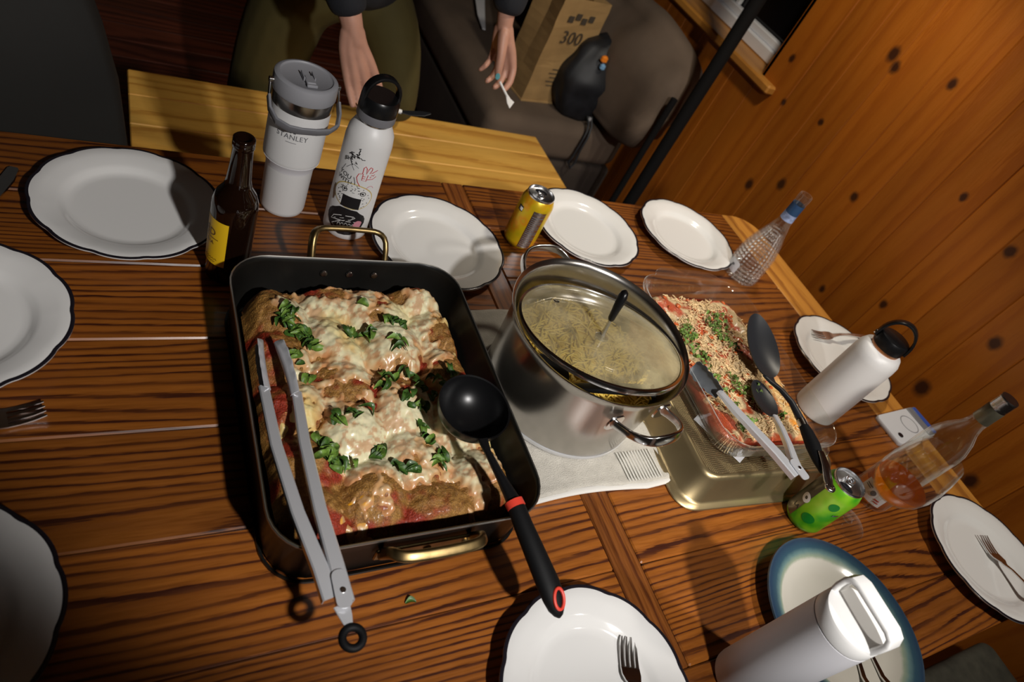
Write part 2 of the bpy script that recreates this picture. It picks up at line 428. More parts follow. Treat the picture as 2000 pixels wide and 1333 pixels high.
setting('trim_1', join(cbox(1.80, 1.98, WO_Y0-0.015, WO_Y0, WO_Z0-0.02, WO_Z1+0.015, 0.001), cbox(1.80, 1.98, WO_Y1, WO_Y1+0.015, WO_Z0-0.02, WO_Z1+0.015, 0.001), cbox(1.80, 1.98, WO_Y0, WO_Y1, WO_Z1, WO_Z1+0.015, 0.001)), M['pine'])
setting('trim_2', join(cbox(1.768, 1.97, WO_Y0-0.085, WO_Y1+0.08, WO_Z0-0.028, WO_Z0, 0.006)), M['pine_plain'])
win = setting('window_1', cbox(1.945, 1.950, WO_Y0+0.03, WO_Y1-0.03, WO_Z0+0.03, WO_Z1-0.03, 0.0005), M['window_glass'])
part('sash_rail', cbox(1.895, 1.945, WO_Y0, WO_Y1, WO_Z0, WO_Z0+0.040, 0.004), M['white_paint'], win, smooth=False)
part('sash_rail', cbox(1.912, 1.94, WO_Y0, WO_Y1, WO_Z0+0.040, WO_Z0+0.066, 0.003), M['white_paint'], win, smooth=False)
part('sash_rail', cbox(1.90, 1.945, WO_Y0, WO_Y1, WO_Z1-0.05, WO_Z1, 0.004), M['white_paint'], win, smooth=False)
part('sash_stile', cbox(1.935, 1.96, WO_Y0, WO_Y0+0.03, WO_Z0+0.066, WO_Z1-0.05, 0.003), M['white_paint'], win, smooth=False)
part('sash_stile', cbox(1.90, 1.945, WO_Y1-0.05, WO_Y1, WO_Z0+0.066, WO_Z1-0.05, 0.003), M['white_paint'], win, smooth=False)
for yy in (1.96, 2.36, 2.76):
    part('muntin', cbox(1.925, 1.942, yy-0.009, yy+0.009, WO_Z0+0.066, WO_Z1-0.05, 0.002), M['white_paint'], win, smooth=False)
setting('wall_far', cbox(RX0, RX1+0.2, RY1, RY1+0.1, RZ0, RZ1, 0.001), M['pine_plain'])
setting('wall_left', cbox(RX0-0.1, RX0, RY0, RY1, RZ0, RZ1, 0.001), plain('painted_wall_left', (0.30, 0.27, 0.23), 0.8))
setting('wall_near', cbox(RX0, RX1+0.2, RY0-0.1, RY0, RZ0, RZ1, 0.001), plain('painted_wall_near', (0.30, 0.27, 0.23), 0.8))
M['plaster'] = plain('off_white_plaster', (0.55, 0.53, 0.49), 0.8)
setting('ceiling', cbox(RX0, RX1+0.2, RY0, RY1, RZ1, RZ1+0.1, 0.001), M['plaster'])

# ================================================================ THE TABLE
table = thing('dining_table', 'long oak plank dining table covered with plates, pans and bottles', 'table', (0.45, 0.53, -0.75))
TX0, TX1, TY0, TY1 = -0.62, 1.545, -0.02, 1.077
rows = [0.08, 0.223, 0.367, 0.510, 0.655, 0.797, 0.940, TY1]
CX0, CX1 = 0.596, 0.645
def plank(x0, x1, y0, y1, mat, th=0.028, b=0.0022):
    me = mesh(*cbox(-(x1-x0)/2+0.0004, (x1-x0)/2-0.0004, -(y1-y0)/2+0.0004, (y1-y0)/2-0.0004, -th, 0, b), mat, False, 'plank')
    return ob('plank', me, table, ((x0+x1)/2-0.45, (y0+y1)/2-0.53, 0.75))
for a, b in zip(rows, rows[1:]):
    plank(TX0+0.1, CX0, a, b, M['oak']); plank(CX1, 1.432, a, b, M['oak'])
plank(CX0, CX1, 0.08, TY1, M['oak_y'])
plank(TX0, 1.432, TY0, 0.08, M['oak']); plank(TX0, TX0+0.1, 0.08, TY1, M['oak_y'])
def endboard():
    R = 0.075; x0, x1 = 1.432+0.0004, TX1
    def ring(z, i):
        o = [(x0+i, TY0+i, z)]
        o += [(x1-R+(R-i)*math.cos(a), TY0+R+(R-i)*math.sin(a), z) for a in [-PI/2+PI/2*k/8 for k in range(9)]]
        o += [(x1-R+(R-i)*math.cos(a), TY1-R+(R-i)*math.sin(a), z) for a in [PI/2*k/8 for k in range(9)]]
        o += [(x0+i, TY1-i, z)]
        return o
    return loft([ring(-0.028, 0.003), ring(-0.025, 0), ring(-0.003, 0), ring(0, 0.003)])
part('plank', endboard(), M['oak_end'], table, smooth=False)
part('apron', join(cbox(TX0+0.08, TX1-0.09, 0.06, 0.085, -0.13, -0.029), cbox(TX0+0.08, TX1-0.09, 0.97, 0.995, -0.13, -0.029), cbox(TX0+0.08, TX0+0.105, 0.085, 0.97, -0.13, -0.029), cbox(TX1-0.115, TX1-0.09, 0.085, 0.97, -0.13, -0.029)), M['oak_y'], table, smooth=False)
for lx in (TX0+0.07, TX1-0.17):
    for ly in (0.045, 0.93):
        part('leg', cbox(lx, lx+0.075, ly, ly+0.075, -0.75, -0.029, 0.006), M['oak_y'], table, smooth=False)

bench = thing('bench', 'pale pine plank bench behind the far side of the table', 'bench', (0.67, 1.65, -0.75))
for y0, y1 in ((1.46, 1.585), (1.585, 1.71), (1.71, 1.825)):
    me = mesh(*cbox(-0.625, 0.625, -(y1-y0)/2+0.0003, (y1-y0)/2-0.0003, -0.04, 0, 0.0025), M['bench'], False, 'plank')
    ob('plank', me, bench, (0.0, (y0+y1)/2-1.65, 0.45))
for lx in (0.12, 1.16):
    part('leg', cbox(lx, lx+0.05, 1.49, 1.80, -0.75, -0.341, 0.004), M['bench'], bench, smooth=False)
part('stretcher', cbox(0.17, 1.16, 1.63, 1.66, -0.60, -0.53, 0.003), M['bench'], bench, smooth=False)

# ================================================================ PLATES
def scallop(r, z, a):
    k = smoothstep(0.085, 0.125, r)
    return r*(1-0.030*k*(abs(math.sin(a*6+0.4))**0.5*-1+1))
def plate_thing(label, x, y, rz, group='scalloped white dinner plates', R=1.0):
    t = thing('dinner_plate', label, 'plate', (x, y, 0), rz, group)
    prof = [(0, 0.004), (0.064, 0.0035), (0.066, 0.0), (0.070, 0.0), (0.0725, 0.0045), (0.088, 0.0115), (0.108, 0.0165), (0.1262, 0.0205), (0.1285, 0.0222),
            (0.1285, 0.0240), (0.1268, 0.0248), (0.110, 0.0215), (0.094, 0.0175), (0.088, 0.0150), (0.083, 0.0105), (0.078, 0.0080), (0.070, 0.0072), (0, 0.0070)]
    part('dish', lathe(prof, 144, rf=scallop), M['ceramic'], t, absolute=False, ang=60)
    part('rim_line', lathe([(0.1242, 0.02470), (0.1259, 0.02515), (0.1277, 0.02520), (0.12875, 0.02445), (0.1283, 0.0240), (0.1255, 0.0241)], 144, rf=scallop, close=True), M['rimline'], t, absolute=False, ang=60)
    return t
plates = [
 ('white scalloped plate beside the brown beer bottle, crossed by its shadow', 0.0267, 0.9077, 0.2),
 ('white scalloped plate cut by the left picture edge, halfway down', -0.1662, 0.6793, 0.1),
 ('dim white scalloped plate in the lower left corner, nearest the left table end', -0.1678, 0.3115, 0.35),
 ('empty white scalloped plate behind the roasting pan, beside the stickered flask', 0.5184, 0.8645, 0.0),
 ('white scalloped plate behind the stock pot, beside the yellow drink can', 0.8967, 0.9449, 0.15),
 ('white scalloped plate farthest along the back edge, beside the empty diamond-cut glass bottle', 1.2023, 0.9508, 0.3),
 ('white scalloped plate with a fork behind the white flask with the black loop lid', 1.4252, 0.5576, 0.1),
 ('white scalloped plate with a fork at the right table end, beside the wine glass', 1.3984, 0.0808, 0.25),
 ('white scalloped plate with a fork, under the tip of the ladle handle', 0.4861, 0.0835, 0.05)]
p0 = plate_thing(plates[0][0], *plates[0][1:])
for lb, x, y, rz in plates[1:]:
    copy_thing(p0, (x, y, 0), rz, lb)

# blue rimmed stoneware plate
k = NT('blue_rim_glaze'); sp = k.n('ShaderNodeSeparateXYZ'); k.l(k.objc(), sp.inputs[0])
rad = k.math('SQRT', k.math('ADD', k.math('MULTIPLY', sp.outputs[0], sp.outputs[0]), k.math('MULTIPLY', sp.outputs[1], sp.outputs[1])))
rad = k.math('ADD', rad, k.math('MULTIPLY_ADD', k.noise(k.objc(), 90, 3), 0.003, -0.0015))
k.l(k.ramp(k.math('MULTIPLY', rad, 5.0), [(0.0, (0.62, 0.59, 0.52)), (0.515, (0.62, 0.59, 0.52)), (0.535, (0.30, 0.36, 0.27)), (0.565, (0.13, 0.22, 0.22)), (0.60, (0.035, 0.080, 0.115)), (0.655, (0.022, 0.045, 0.085)), (0.68, (0.05, 0.075, 0.10)), (0.70, (0.02, 0.03, 0.05))]), k.b.inputs['Base Color'])
k.b.inputs['Roughness'].default_value = 0.18
M['blueglaze'] = k.m
bp = thing('stoneware_plate', 'cream stoneware plate with a wide blue-green rim behind the pale grey bottle', 'plate', (0.9359, 0.0622, 0))
part('dish', lathe([(0, 0.004), (0.07, 0.004), (0.073, 0), (0.079, 0), (0.082, 0.005), (0.110, 0.0135), (0.132, 0.021), (0.1355, 0.0235), (0.1345, 0.026), (0.128, 0.0255), (0.112, 0.0205), (0.102, 0.0145), (0.094, 0.0095), (0.08, 0.0078), (0, 0.0075)], 96), M['blueglaze'], bp, absolute=False, ang=60)

# ================================================================ CUTLERY
def fork(label, p, q, z0, z1, name='fork', mat='chrome', group=None, L=0.19):
    """p = tine tips, q = direction point; z0/z1 heights at tips and handle end"""
    a = math.atan2(q[1]-p[1], q[0]-p[0]); t = thing(name, label, 'fork', (p[0], p[1], z0), 0, group)
    t.rotation_euler = (0, -math.atan2(z1-z0, L), a)
    def strip(pts, wd, th):
        secs = [[(-w_/2, -h/2), (w_/2, -h/2), (w_/2, h/2), (-w_/2, h/2)] for w_, h in zip(wd, th)]
        return sweep(pts, secs)
    hp = [(0.052, 0, 0.004), (0.062, 0, 0.0045), (0.075, 0, 0.009), (0.10, 0, 0.013), (0.14, 0, 0.012), (0.175, 0, 0.007), (0.19, 0, 0.005)]
    part('handle', strip(hp, [0.018, 0.010, 0.0065, 0.007, 0.011, 0.016, 0.010], [0.0022]*7), M[mat], t, absolute=False)
    part('head', strip([(0.036, 0, 0.0), (0.045, 0, 0.0015), (0.053, 0, 0.004), (0.058, 0, 0.0048)], [0.026, 0.026, 0.021, 0.012], [0.0022]*4), M[mat], t, absolute=False)
    for i in range(4):
        yy = (-1.5+i)*0.0070
        part('tine', strip([(0.0, yy*0.92, 0.006), (0.012, yy*0.97, 0.0025), (0.026, yy, 0.0003), (0.037, yy, 0.0)], [0.0020, 0.0035, 0.0042, 0.0045], [0.0014, 0.002, 0.0022, 0.0022]), M[mat], t, absolute=False)
    return t
fork('steel fork lying on the bottom centre plate near the ladle tip', (0.560, 0.133), (0.515, 0.02), 0.0105, 0.016)
fork('steel fork lying on the plate at the right table end by the wine glass', (1.440, 0.118), (1.418, 0.02), 0.0105, 0.03)
fork('steel fork resting on the plate behind the white flask with the loop lid', (1.400, 0.636), (1.56, 0.600), 0.0105, 0.030)
fork('dim steel fork on bare wood at the left picture edge, between two plates', (-0.066, 0.545), (-0.25, 0.508), 0.0035, 0.0035)
t = thing('spoon', 'steel spoon handle at the left picture edge beside the far left plate', 'spoon', (-0.119, 0.984, 0.004), math.radians(257), None)
hp = [(0.0, 0, 0), (0.004, 0, 0.0), (0.03, 0, 0.001), (0.06, 0, 0.003), (0.10, 0, 0.006), (0.13, 0, 0.004)]
part('handle', sweep(hp, [[(-a/2, -0.001), (a/2, -0.001), (a/2*0.9, 0.0015), (-a/2*0.9, 0.0015)] for a in (0.010, 0.0155, 0.019, 0.015, 0.008, 0.010)]), M['chrome'], t, absolute=False)
sb = [[(0.13+0.028+0.03*c*(1 if c > 0 else 0.95)*rr, 0.02*s*rr, 0.004-0.006*(1-rr*rr)+dz) for c, s in [(math.cos(2*PI*i/24), math.sin(2*PI*i/24)) for i in range(24)]] for rr, dz in ((0.02, 0), (0.5, 0), (0.85, 0), (1, 0), (1, 0.0015), (0.85, 0.0015), (0.5, 0.0015), (0.02, 0.0015))]
part('bowl', loft(sb), M['chrome'], t, absolute=False)
# cutlery on the blue plate: two handles side by side
for lb, nm, ct, x, y, a, mt in (('steel knife handle on the blue-rimmed plate, right of its neighbour', 'table_knife', 'knife', 0.966, 0.012, 258, 'chrome'), ('steel fork handle on the blue-rimmed plate, partly hidden by the grey bottle', 'fork', 'fork', 0.936, 0.018, 243, 'chrome')):
    t = thing(nm, lb, ct, (x, y, 0.0095), math.radians(a))
    pp = [(0, 0, 0.0), (0.03, 0, 0.001), (0.06, 0, 0.013), (0.10, 0, 0.019), (0.12, 0, 0.020)]
    part('handle', sweep(pp, [[(-b/2, -0.0014), (b/2, -0.0014), (b/2, 0.0014), (-b/2, 0.0014)] for b in (0.006, 0.008, 0.011, 0.014, 0.010)]), M[mt], t, absolute=False)
    if ct == 'knife':
        pp = [(-0.10, 0, 0.001), (-0.085, 0, 0.001), (-0.03, 0, 0.001), (0.0, 0, 0.0)]
        part('blade', sweep(pp, [[(-b/2, -0.0006), (b/2, -0.0006), (b/2, 0.0006), (-b/2, 0.0006)] for b in (0.006, 0.016, 0.017, 0.008)]), M['chrome'], t, absolute=False)
    else:
        part('head', sweep([(-0.06, 0, 0.003), (-0.03, 0, 0.0), (-0.01, 0, 0.0005), (0.0, 0, 0.0)], [[(-b/2, -0.001), (b/2, -0.001), (b/2, 0.001), (-b/2, 0.001)] for b in (0.022, 0.022, 0.014, 0.006)]), M['chrome'], t, absolute=False)

# ================================================================ DRINK BOTTLES AND CANS
def text_geo(s, size, spacing=1.0):
    cu = bpy.data.curves.new('lettering', 'FONT'); cu.body = s; cu.size = size; cu.align_x = 'CENTER'; cu.align_y = 'CENTER'; cu.space_character = spacing
    cu.resolution_u = 3
    o = bpy.data.objects.new('lettering', cu); C.objects.link(o)
    dg = bpy.context.evaluated_depsgraph_get(); me = bpy.data.meshes.new_from_object(o.evaluated_get(dg))
    bm = bmesh.new(); bm.from_mesh(me)
    bmesh.ops.triangulate(bm, faces=bm.faces[:])
    for _ in range(2):
        es = [e for e in bm.edges if e.calc_length() > 0.004]
        if not es: break
        bmesh.ops.subdivide_edges(bm, edges=es, cuts=1); bmesh.ops.triangulate(bm, faces=[f for f in bm.faces if len(f.verts) > 3])
    g = [v.co.copy() for v in bm.verts], [tuple(v.index for v in f.verts) for f in bm.faces]
    bm.free(); bpy.data.objects.remove(o); bpy.data.curves.remove(cu); bpy.data.meshes.remove(me)
    return g
def wrap(g, a0, z0, rfun, off=0.0005, rot=0.0):
    """flat (x, y) artwork wrapped round a vertical round body, centred at angle a0 and height z0"""
    out = []; c, s = math.cos(rot), math.sin(rot)
    for v in g[0]:
        x = v[0]*c-v[1]*s; y = v[0]*s+v[1]*c
        z = z0+y; r = rfun(z)+off; a = a0+x/r
        out.append(Vector((r*math.cos(a), r*math.sin(a), z)))
    return out, g[1]
def blob_patch(outline, n=4):
    """filled outline as concentric rings so that it bends well"""
    cx = sum(p[0] for p in outline)/len(outline); cy = sum(p[1] for p in outline)/len(outline)
    rings = [[(cx+(x-cx)*k/n, cy+(y-cy)*k/n, 0) for x, y in outline] for k in range(1, n+1)]
    V, F = loft(rings, cap0=False, cap1=False); V.append(Vector((cx, cy, 0))); m = len(outline)
    F += [(len(V)-1, i, (i+1) % m) for i in range(m)]
    return V, F
def line_patch(pts, wd, closed=False):
    V, F = [], []; n = len(pts)
    for i, p in enumerate(pts):
        a = pts[i-1] if (i or closed) else pts[i]; b = pts[(i+1) % n] if (i < n-1 or closed) else pts[i]
        dx, dy = b[0]-a[0], b[1]-a[1]; L = math.hypot(dx, dy) or 1
        V += [(p[0]-dy/L*wd/2, p[1]+dx/L*wd/2, 0), (p[0]+dy/L*wd/2, p[1]-dx/L*wd/2, 0)]
    for i in range(n if closed else n-1):
        j = (i+1) % n; F.append((2*i, 2*i+1, 2*j+1, 2*j))
    return V, F
def ell(cx, cy, rx, ry, n=24, a0=0, a1=2*PI):
    return [(cx+rx*math.cos(a0+(a1-a0)*i/n), cy+ry*math.sin(a0+(a1-a0)*i/n)) for i in range(n if abs(a1-a0-2*PI) < 1e-6 else n+1)]
def rect_geo(x0, x1, y0, y1, nx=8, ny=2):
    V = [(x0+(x1-x0)*i/nx, y0+(y1-y0)*j/ny, 0) for j in range(ny+1) for i in range(nx+1)]
    F = [(j*(nx+1)+i, j*(nx+1)+i+1, (j+1)*(nx+1)+i+1, (j+1)*(nx+1)+i) for j in range(ny) for i in range(nx)]
    return V, F
def facing(x, y): return math.atan2(-y, -x)        # angle on a body at (x, y) that looks at the camera side

# --- tumbler with grey handle lid
tx, ty = 0.2565, 0.957
tum = thing('travel_tumbler', 'white insulated tumbler with grey lid and folded carry handle beside the beer bottle', 'tumbler', (tx, ty, 0))
prT = [(0, 0.001), (0.033, 0.0), (0.0355, 0.002), (0.0368, 0.008), (0.0375, 0.082), (0.0385, 0.088), (0.0440, 0.098), (0.0450, 0.104), (0.0452, 0.186), (0.0, 0.186)]
part('body', lathe(prT, 64), M['powder_white'], tum, absolute=False)
part('waist_band', lathe([(0.0378, 0.084), (0.0383, 0.084), (0.0392, 0.0885), (0.0446, 0.0985), (0.0440, 0.0985), (0.0385, 0.0885)], 64, close=True), M['powder_grey'], tum, absolute=False)
part('steel_collar', lathe([(0.0, 0.186), (0.0453, 0.186), (0.0455, 0.187), (0.0455, 0.204), (0.0, 0.204)], 64), M['steel'], tum, absolute=False)
lid = part('lid', lathe([(0.0, 0.204), (0.0465, 0.204), (0.0475, 0.206), (0.0475, 0.222), (0.0465, 0.226), (0.043, 0.2285), (0.0395, 0.2285), (0.0385, 0.2268), (0.037, 0.226), (0, 0.226)], 64), M['grey_mid'], tum, absolute=False)
A = facing(tx, ty)
def polar(a, r, z): return Vector((r*math.cos(a), r*math.sin(a), z))
Mz = Matrix.Rotation(A+PI/2+0.35, 4, 'Z')
part('sip_flap', xf(join(cbox(-0.007, 0.007, -0.026, -0.004, 0.2262, 0.2315, 0.0015), cbox(-0.008, 0.008, -0.031, -0.026, 0.2262, 0.2305, 0.001), cbox(-0.009, -0.007, -0.014, 0.006, 0.2262, 0.2325, 0.0006), cbox(0.007, 0.009, -0.014, 0.006, 0.2262, 0.2325, 0.0006)), Mz), M['grey_mid'], lid, absolute=False)
# carry handle hinged at two steel pins, folded down at the front
ha = A+0.35+PI/2
pinz = 0.216
for s in (0, 1):
    d = polar(ha+s*PI, 1, 0)
    part('hinge_pin', tube([d*0.044+Vector((0, 0, pinz)), d*0.0535+Vector((0, 0, pinz))], 0.0042, 14), M['chrome'], tum, absolute=False)
    part('handle_strut', tube([d*0.0515+Vector((0, 0, pinz)), d*0.0525+Vector((0, 0, pinz-0.012))+polar(ha-PI/2, 0.006, 0), d*0.0530+Vector((0, 0, pinz-0.022))+polar(ha-PI/2, 0.010, 0)], 0.0022, 10), M['chrome'], tum, absolute=False)
dx_ = polar(ha, 1, 0); fy_ = polar(ha-PI/2, 1, 0)
hpts = []
for u, f_, z in ((0.0530, 0.008, 0.196), (0.0530, 0.022, 0.184), (0.046, 0.040, 0.176), (0.030, 0.052, 0.1735), (0.012, 0.0545, 0.1725), (-0.012, 0.0545, 0.1725), (-0.030, 0.052, 0.1735), (-0.046, 0.040, 0.176), (-0.0530, 0.022, 0.184), (-0.0530, 0.008, 0.196)):
    hpts.append(dx_*u+fy_*f_+Vector((0, 0, z)))
part('carry_handle', sweep(hpts, [rrect(0.0045, 0.014, 0.0020, 2)]*len(hpts)), M['grey_plastic'], tum, absolute=False, ang=30)
rT = lambda z: 0.0452 if z > 0.1 else 0.0375
sa = A-0.10
part('lettering', wrap(text_geo('STANLEY', 0.0115, 1.05), sa, 0.152, rT), M['ink_grey'], tum, absolute=False, smooth=False)
part('emblem', wrap(join(rect_geo(-0.005, -0.0015, 0, 0.006), rect_geo(0.0015, 0.005, 0, 0.006), rect_geo(-0.007, 0.007, 0.004, 0.0075), blob_patch(ell(0, 0.009, 0.003, 0.003, 12))), sa, 0.1585, rT), M['ink_grey'], tum, absolute=False, smooth=False)
part('lettering', wrap(rect_geo(-0.008, 0.008, -0.0004, 0.0004), sa, 0.1435, rT), M['ink_grey'], tum, absolute=False, smooth=False)

# --- stickered flask
fx, fy = 0.357, 0.911
fl = thing('sticker_flask', 'white flask covered in black and red stickers with a black loop lid', 'bottle', (fx, fy, 0))
prF = [(0, 0.001), (0.0335, 0.0), (0.036, 0.003), (0.0365, 0.01), (0.0365, 0.168), (0.0345, 0.184), (0.029, 0.195), (0.0245, 0.200), (0.0, 0.200)]
part('body', lathe(prF, 64), M['powder_white'], fl, absolute=False)
part('steel_neck', lathe([(0, 0.199), (0.0235, 0.199), (0.0238, 0.206), (0, 0.206)], 48), M['steel'], fl, absolute=False)
part('silicone_ring', lathe([(0, 0.205), (0.0285, 0.205), (0.0293, 0.207), (0.0293, 0.218), (0, 0.218)], 48), M['grey_plastic'], fl, absolute=False)
cp = part('lid', lathe([(0, 0.217), (0.0290, 0.217), (0.0295, 0.219), (0.0290, 0.236), (0.0265, 0.240), (0, 0.240)], 48), M['black'], fl, absolute=False)
AF = facing(fx, fy); d = polar(AF+PI/2+0.5, 1, 0)
lp = [d*0.027+Vector((0, 0, 0.222))]+[d*(0.0265*math.cos(a))+Vector((0, 0, 0.241+0.026*math.sin(a))) for a in [PI*i/14 for i in range(15)]]+[d*-0.027+Vector((0, 0, 0.222))]
part('loop', sweep(lp, [rrect(0.015, 0.0055, 0.0022, 2)]*len(lp), up=Vector((d.x, d.y, 0.01)).normalized()), M['black'], cp, absolute=False, ang=35)
rF = lambda z: 0.0365
def sticker(nm, geo, mat, a, z, rot=0.0, off=0.0006):
    geo = ([Vector(v)*1.2 for v in geo[0]], geo[1])
    return part(nm, wrap(geo, AF+a, z, rF, off, rot), M[mat], fl, absolute=False, smooth=False)
def jag(cx, cy, rx, ry, n, amp, seed):
    rnd = random.Random(seed); return [(cx+rx*(1+amp*(rnd.random()-0.5))*math.cos(2*PI*i/n), cy+ry*(1+amp*(rnd.random()-0.5))*math.sin(2*PI*i/n)) for i in range(n)]
# speckled rice ball with ochre outline, eyes and black wrapper
sticker('sticker', blob_patch(ell(0, 0, 0.0275, 0.0195, 40), 5), 'ink_yellow', -0.02, 0.086, 0, 0.0005)
sticker('sticker', blob_patch(ell(0, 0, 0.0262, 0.0184, 40), 5), 'ink_white', -0.02, 0.086, 0, 0.0008)
sp_ = join(*[blob_patch(ell(0, 0, 0.0006, 0.0014, 6), 1) for _ in range(1)])
rnd = random.Random(3); dots = []
while len(dots) < 46:
    a = rnd.random()*2*PI; q = 0.45+0.5*rnd.random(); x, y_ = 0.0262*q*math.cos(a), 0.0184*q*math.sin(a)
    if abs(x) < 0.0135 and y_ < 0.001: continue
    g = blob_patch(ell(0, 0, 0.0005, 0.0012, 6), 1); m_ = Matrix.Translation((x, y_, 0)) @ Matrix.Rotation(rnd.random()*3, 4, 'Z'); dots.append(xf(g, m_))
sticker('sticker_print', join(*dots), 'ink', -0.02, 0.086, 0, 0.0011)
sticker('sticker_print', join(line_patch(ell(-0.0125, 0.0075, 0.0036, 0.0030, 20), 0.0009, True), blob_patch(ell(-0.0125, 0.0075, 0.0014, 0.0014, 10), 1), line_patch(ell(0.0125, 0.0075, 0.0036, 0.0030, 20), 0.0009, True), blob_patch(ell(0.0125, 0.0075, 0.0014, 0.0014, 10), 1), line_patch([(-0.0018, 0.0065), (0, 0.0062), (0.0018, 0.0065)], 0.0006)), 'ink', -0.02, 0.086, 0, 0.0011)
sticker('sticker_print', rect_geo(-0.0125, 0.0125, -0.0165, 0.0008, 10, 4), 'ink', -0.02, 0.0845, 0, 0.0012)
# black sticker with a pod drawing
sticker('sticker', blob_patch(jag(0, 0, 0.0275, 0.0215, 22, 0.12, 5), 5), 'ink', -0.05, 0.0375, 0, 0.0007)
pod = [(-0.020, -0.006), (-0.017, 0.001), (-0.009, 0.0055), (0.002, 0.0085), (0.010, 0.009), (0.0125, 0.0075), (0.007, 0.0035), (-0.003, -0.001), (-0.012, -0.003)]
pod2 = [(-0.017, -0.012), (-0.008, -0.0035), (0.004, 0.0), (0.015, 0.0005), (0.019, -0.003), (0.013, -0.010), (0.003, -0.0155), (-0.009, -0.0165)]
seeds = [line_patch(ell(-0.007+0.0047*i, -0.0075+0.0005*i-abs(i-2)*0.0006, 0.0018, 0.0034, 10), 0.0007, True) for i in range(5)]
sticker('sticker_print', join(line_patch(pod, 0.0009, True), line_patch([(-0.016, -0.003), (-0.004, 0.003), (0.010, 0.0075)], 0.0006), line_patch(pod2, 0.0009, True), *seeds), 'ink_white', -0.05, 0.039, 0, 0.0011)
sticker('sticker', blob_patch(jag(0, 0, 0.006, 0.009, 9, 0.5, 8), 2), 'ink_pink', 0.52, 0.034, -0.4, 0.0013)
# red hand drawing
hand = [(-0.010, -0.010), (-0.0125, -0.004), (-0.011, 0.002), (-0.0065, 0.0035), (-0.0065, 0.012), (-0.0045, 0.0145), (-0.0025, 0.012), (-0.0015, 0.004), (0.0, 0.011), (0.002, 0.0145), (0.0045, 0.013), (0.0045, 0.010), (0.0025, 0.0055), (0.006, 0.0065), (0.0125, 0.0105)]
sticker('sticker_print', join(line_patch(hand, 0.0009), line_patch([(-0.0055, 0.0035), (-0.0055, -0.006), (0.0, -0.0065), (0.001, 0.003)], 0.0008), line_patch([(-0.0055, 0.0), (-0.002, 0.0)], 0.0008), line_patch([(-0.0055, -0.003), (-0.002, -0.003)], 0.0008), line_patch([(0.001, -0.004), (0.008, -0.003), (0.0125, 0.001)], 0.0008), line_patch([(-0.010, -0.010), (-0.006, -0.015), (-0.007, -0.018)], 0.0009), line_patch([(0.005, 0.002), (0.0065, 0.0035), (0.008, 0.002), (0.0095, 0.0045)], 0.0008), line_patch([(0.004, -0.001), (0.006, 0.0), (0.004, 0.0005)], 0.0008)), 'ink_red', 0.34, 0.1265)
sticker('sticker_print', line_patch(ell(0, 0, 0.005, 0.006, 14, 0.5, 5.5), 0.0008), 'ink_pink', 0.62, 0.103)
# handwriting and doodles
sticker('lettering', text_geo('YOU', 0.0085), 'ink', -0.56, 0.118, -0.15)
sticker('lettering', text_geo('WITH-', 0.0085), 'ink', -0.50, 0.1085, -0.1)
sticker('sticker_print', line_patch([(0.004, 0.017), (0.007, 0.010), (0.008, 0.0)], 0.0007), 'ink', -0.30, 0.100)
rnd = random.Random(11); scr = []
for i in range(14):
    x, y_ = (rnd.random()-0.5)*0.014, (rnd.random()-0.5)*0.024; p_ = [(x, y_)]
    for j in range(5): p_.append((p_[-1][0]+(rnd.random()-0.45)*0.006, p_[-1][1]+(rnd.random()-0.5)*0.005))
    scr.append(line_patch(p_, 0.0007+0.0007*rnd.random()))
sticker('sticker_print', join(*scr), 'ink', -0.42, 0.150, -0.5)
sticker('sticker_print', join(line_patch([(-0.006, -0.003), (0.0, 0.004), (0.005, -0.002)], 0.0007), line_patch([(-0.008, 0), (-0.013, -0.012)], 0.0006), line_patch([(0.003, 0.006), (0.010, 0.003)], 0.0006)), 'ink_grey', -0.40, 0.134)
sticker('sticker', blob_patch(jag(0, 0, 0.0035, 0.011, 10, 0.3, 4), 2), 'ink_brown', -0.93, 0.078, 0.1)

# --- beer bottle
bx, by = 0.150, 0.787
beer = thing('beer_bottle', 'brown glass beer bottle with a yellow label between the far left plate and roasting pan', 'bottle', (bx, by, 0))
prB = [(0, 0.003), (0.022, 0.0), (0.029, 0.001), (0.0308, 0.005), (0.0308, 0.128), (0.0300, 0.138), (0.026, 0.150), (0.0185, 0.162), (0.0158, 0.175), (0.0140, 0.200), (0.0130, 0.224), (0.0133, 0.225), (0.0142, 0.2265), (0.0142, 0.2320), (0.0138, 0.2335), (0.0142, 0.2350), (0.0140, 0.2385), (0.0125, 0.2400), (0.0098, 0.2395), (0.0092, 0.236), (0.0085, 0.20), (0.0, 0.185)]
part('glass', lathe(prB, 48), M['amber'], beer, absolute=False, ang=60)
AB = facing(bx, by); rB = lambda z: 0.0310
part('label', wrap(rect_geo(-0.040, 0.0, 0.035, 0.115, 16, 2), AB-0.12, 0, rB, 0.0), M['yellow_label'], beer, absolute=False)
part('lettering', wrap(text_geo('ED', 0.017), AB-0.98, 0.092, rB, 0.0006), M['ink_brown'], beer, absolute=False, smooth=False)
part('lettering', wrap(join(text_geo('ERA', 0.0085), rect_geo(-0.014, 0.014, 0.0075, 0.0087)), AB-0.95, 0.074, rB, 0.0006), M['ink_brown'], beer, absolute=False, smooth=False)
part('lettering', wrap(join(line_patch([(-0.014+0.0022*i, 0.0012*(-1)**i) for i in range(12)], 0.0008), line_patch([(-0.010+0.0022*i, -0.005+0.0009*(-1)**i) for i in range(9)], 0.0007)), AB-0.80, 0.046, rB, 0.0006), M['ink_brown'], beer, absolute=False, smooth=False)

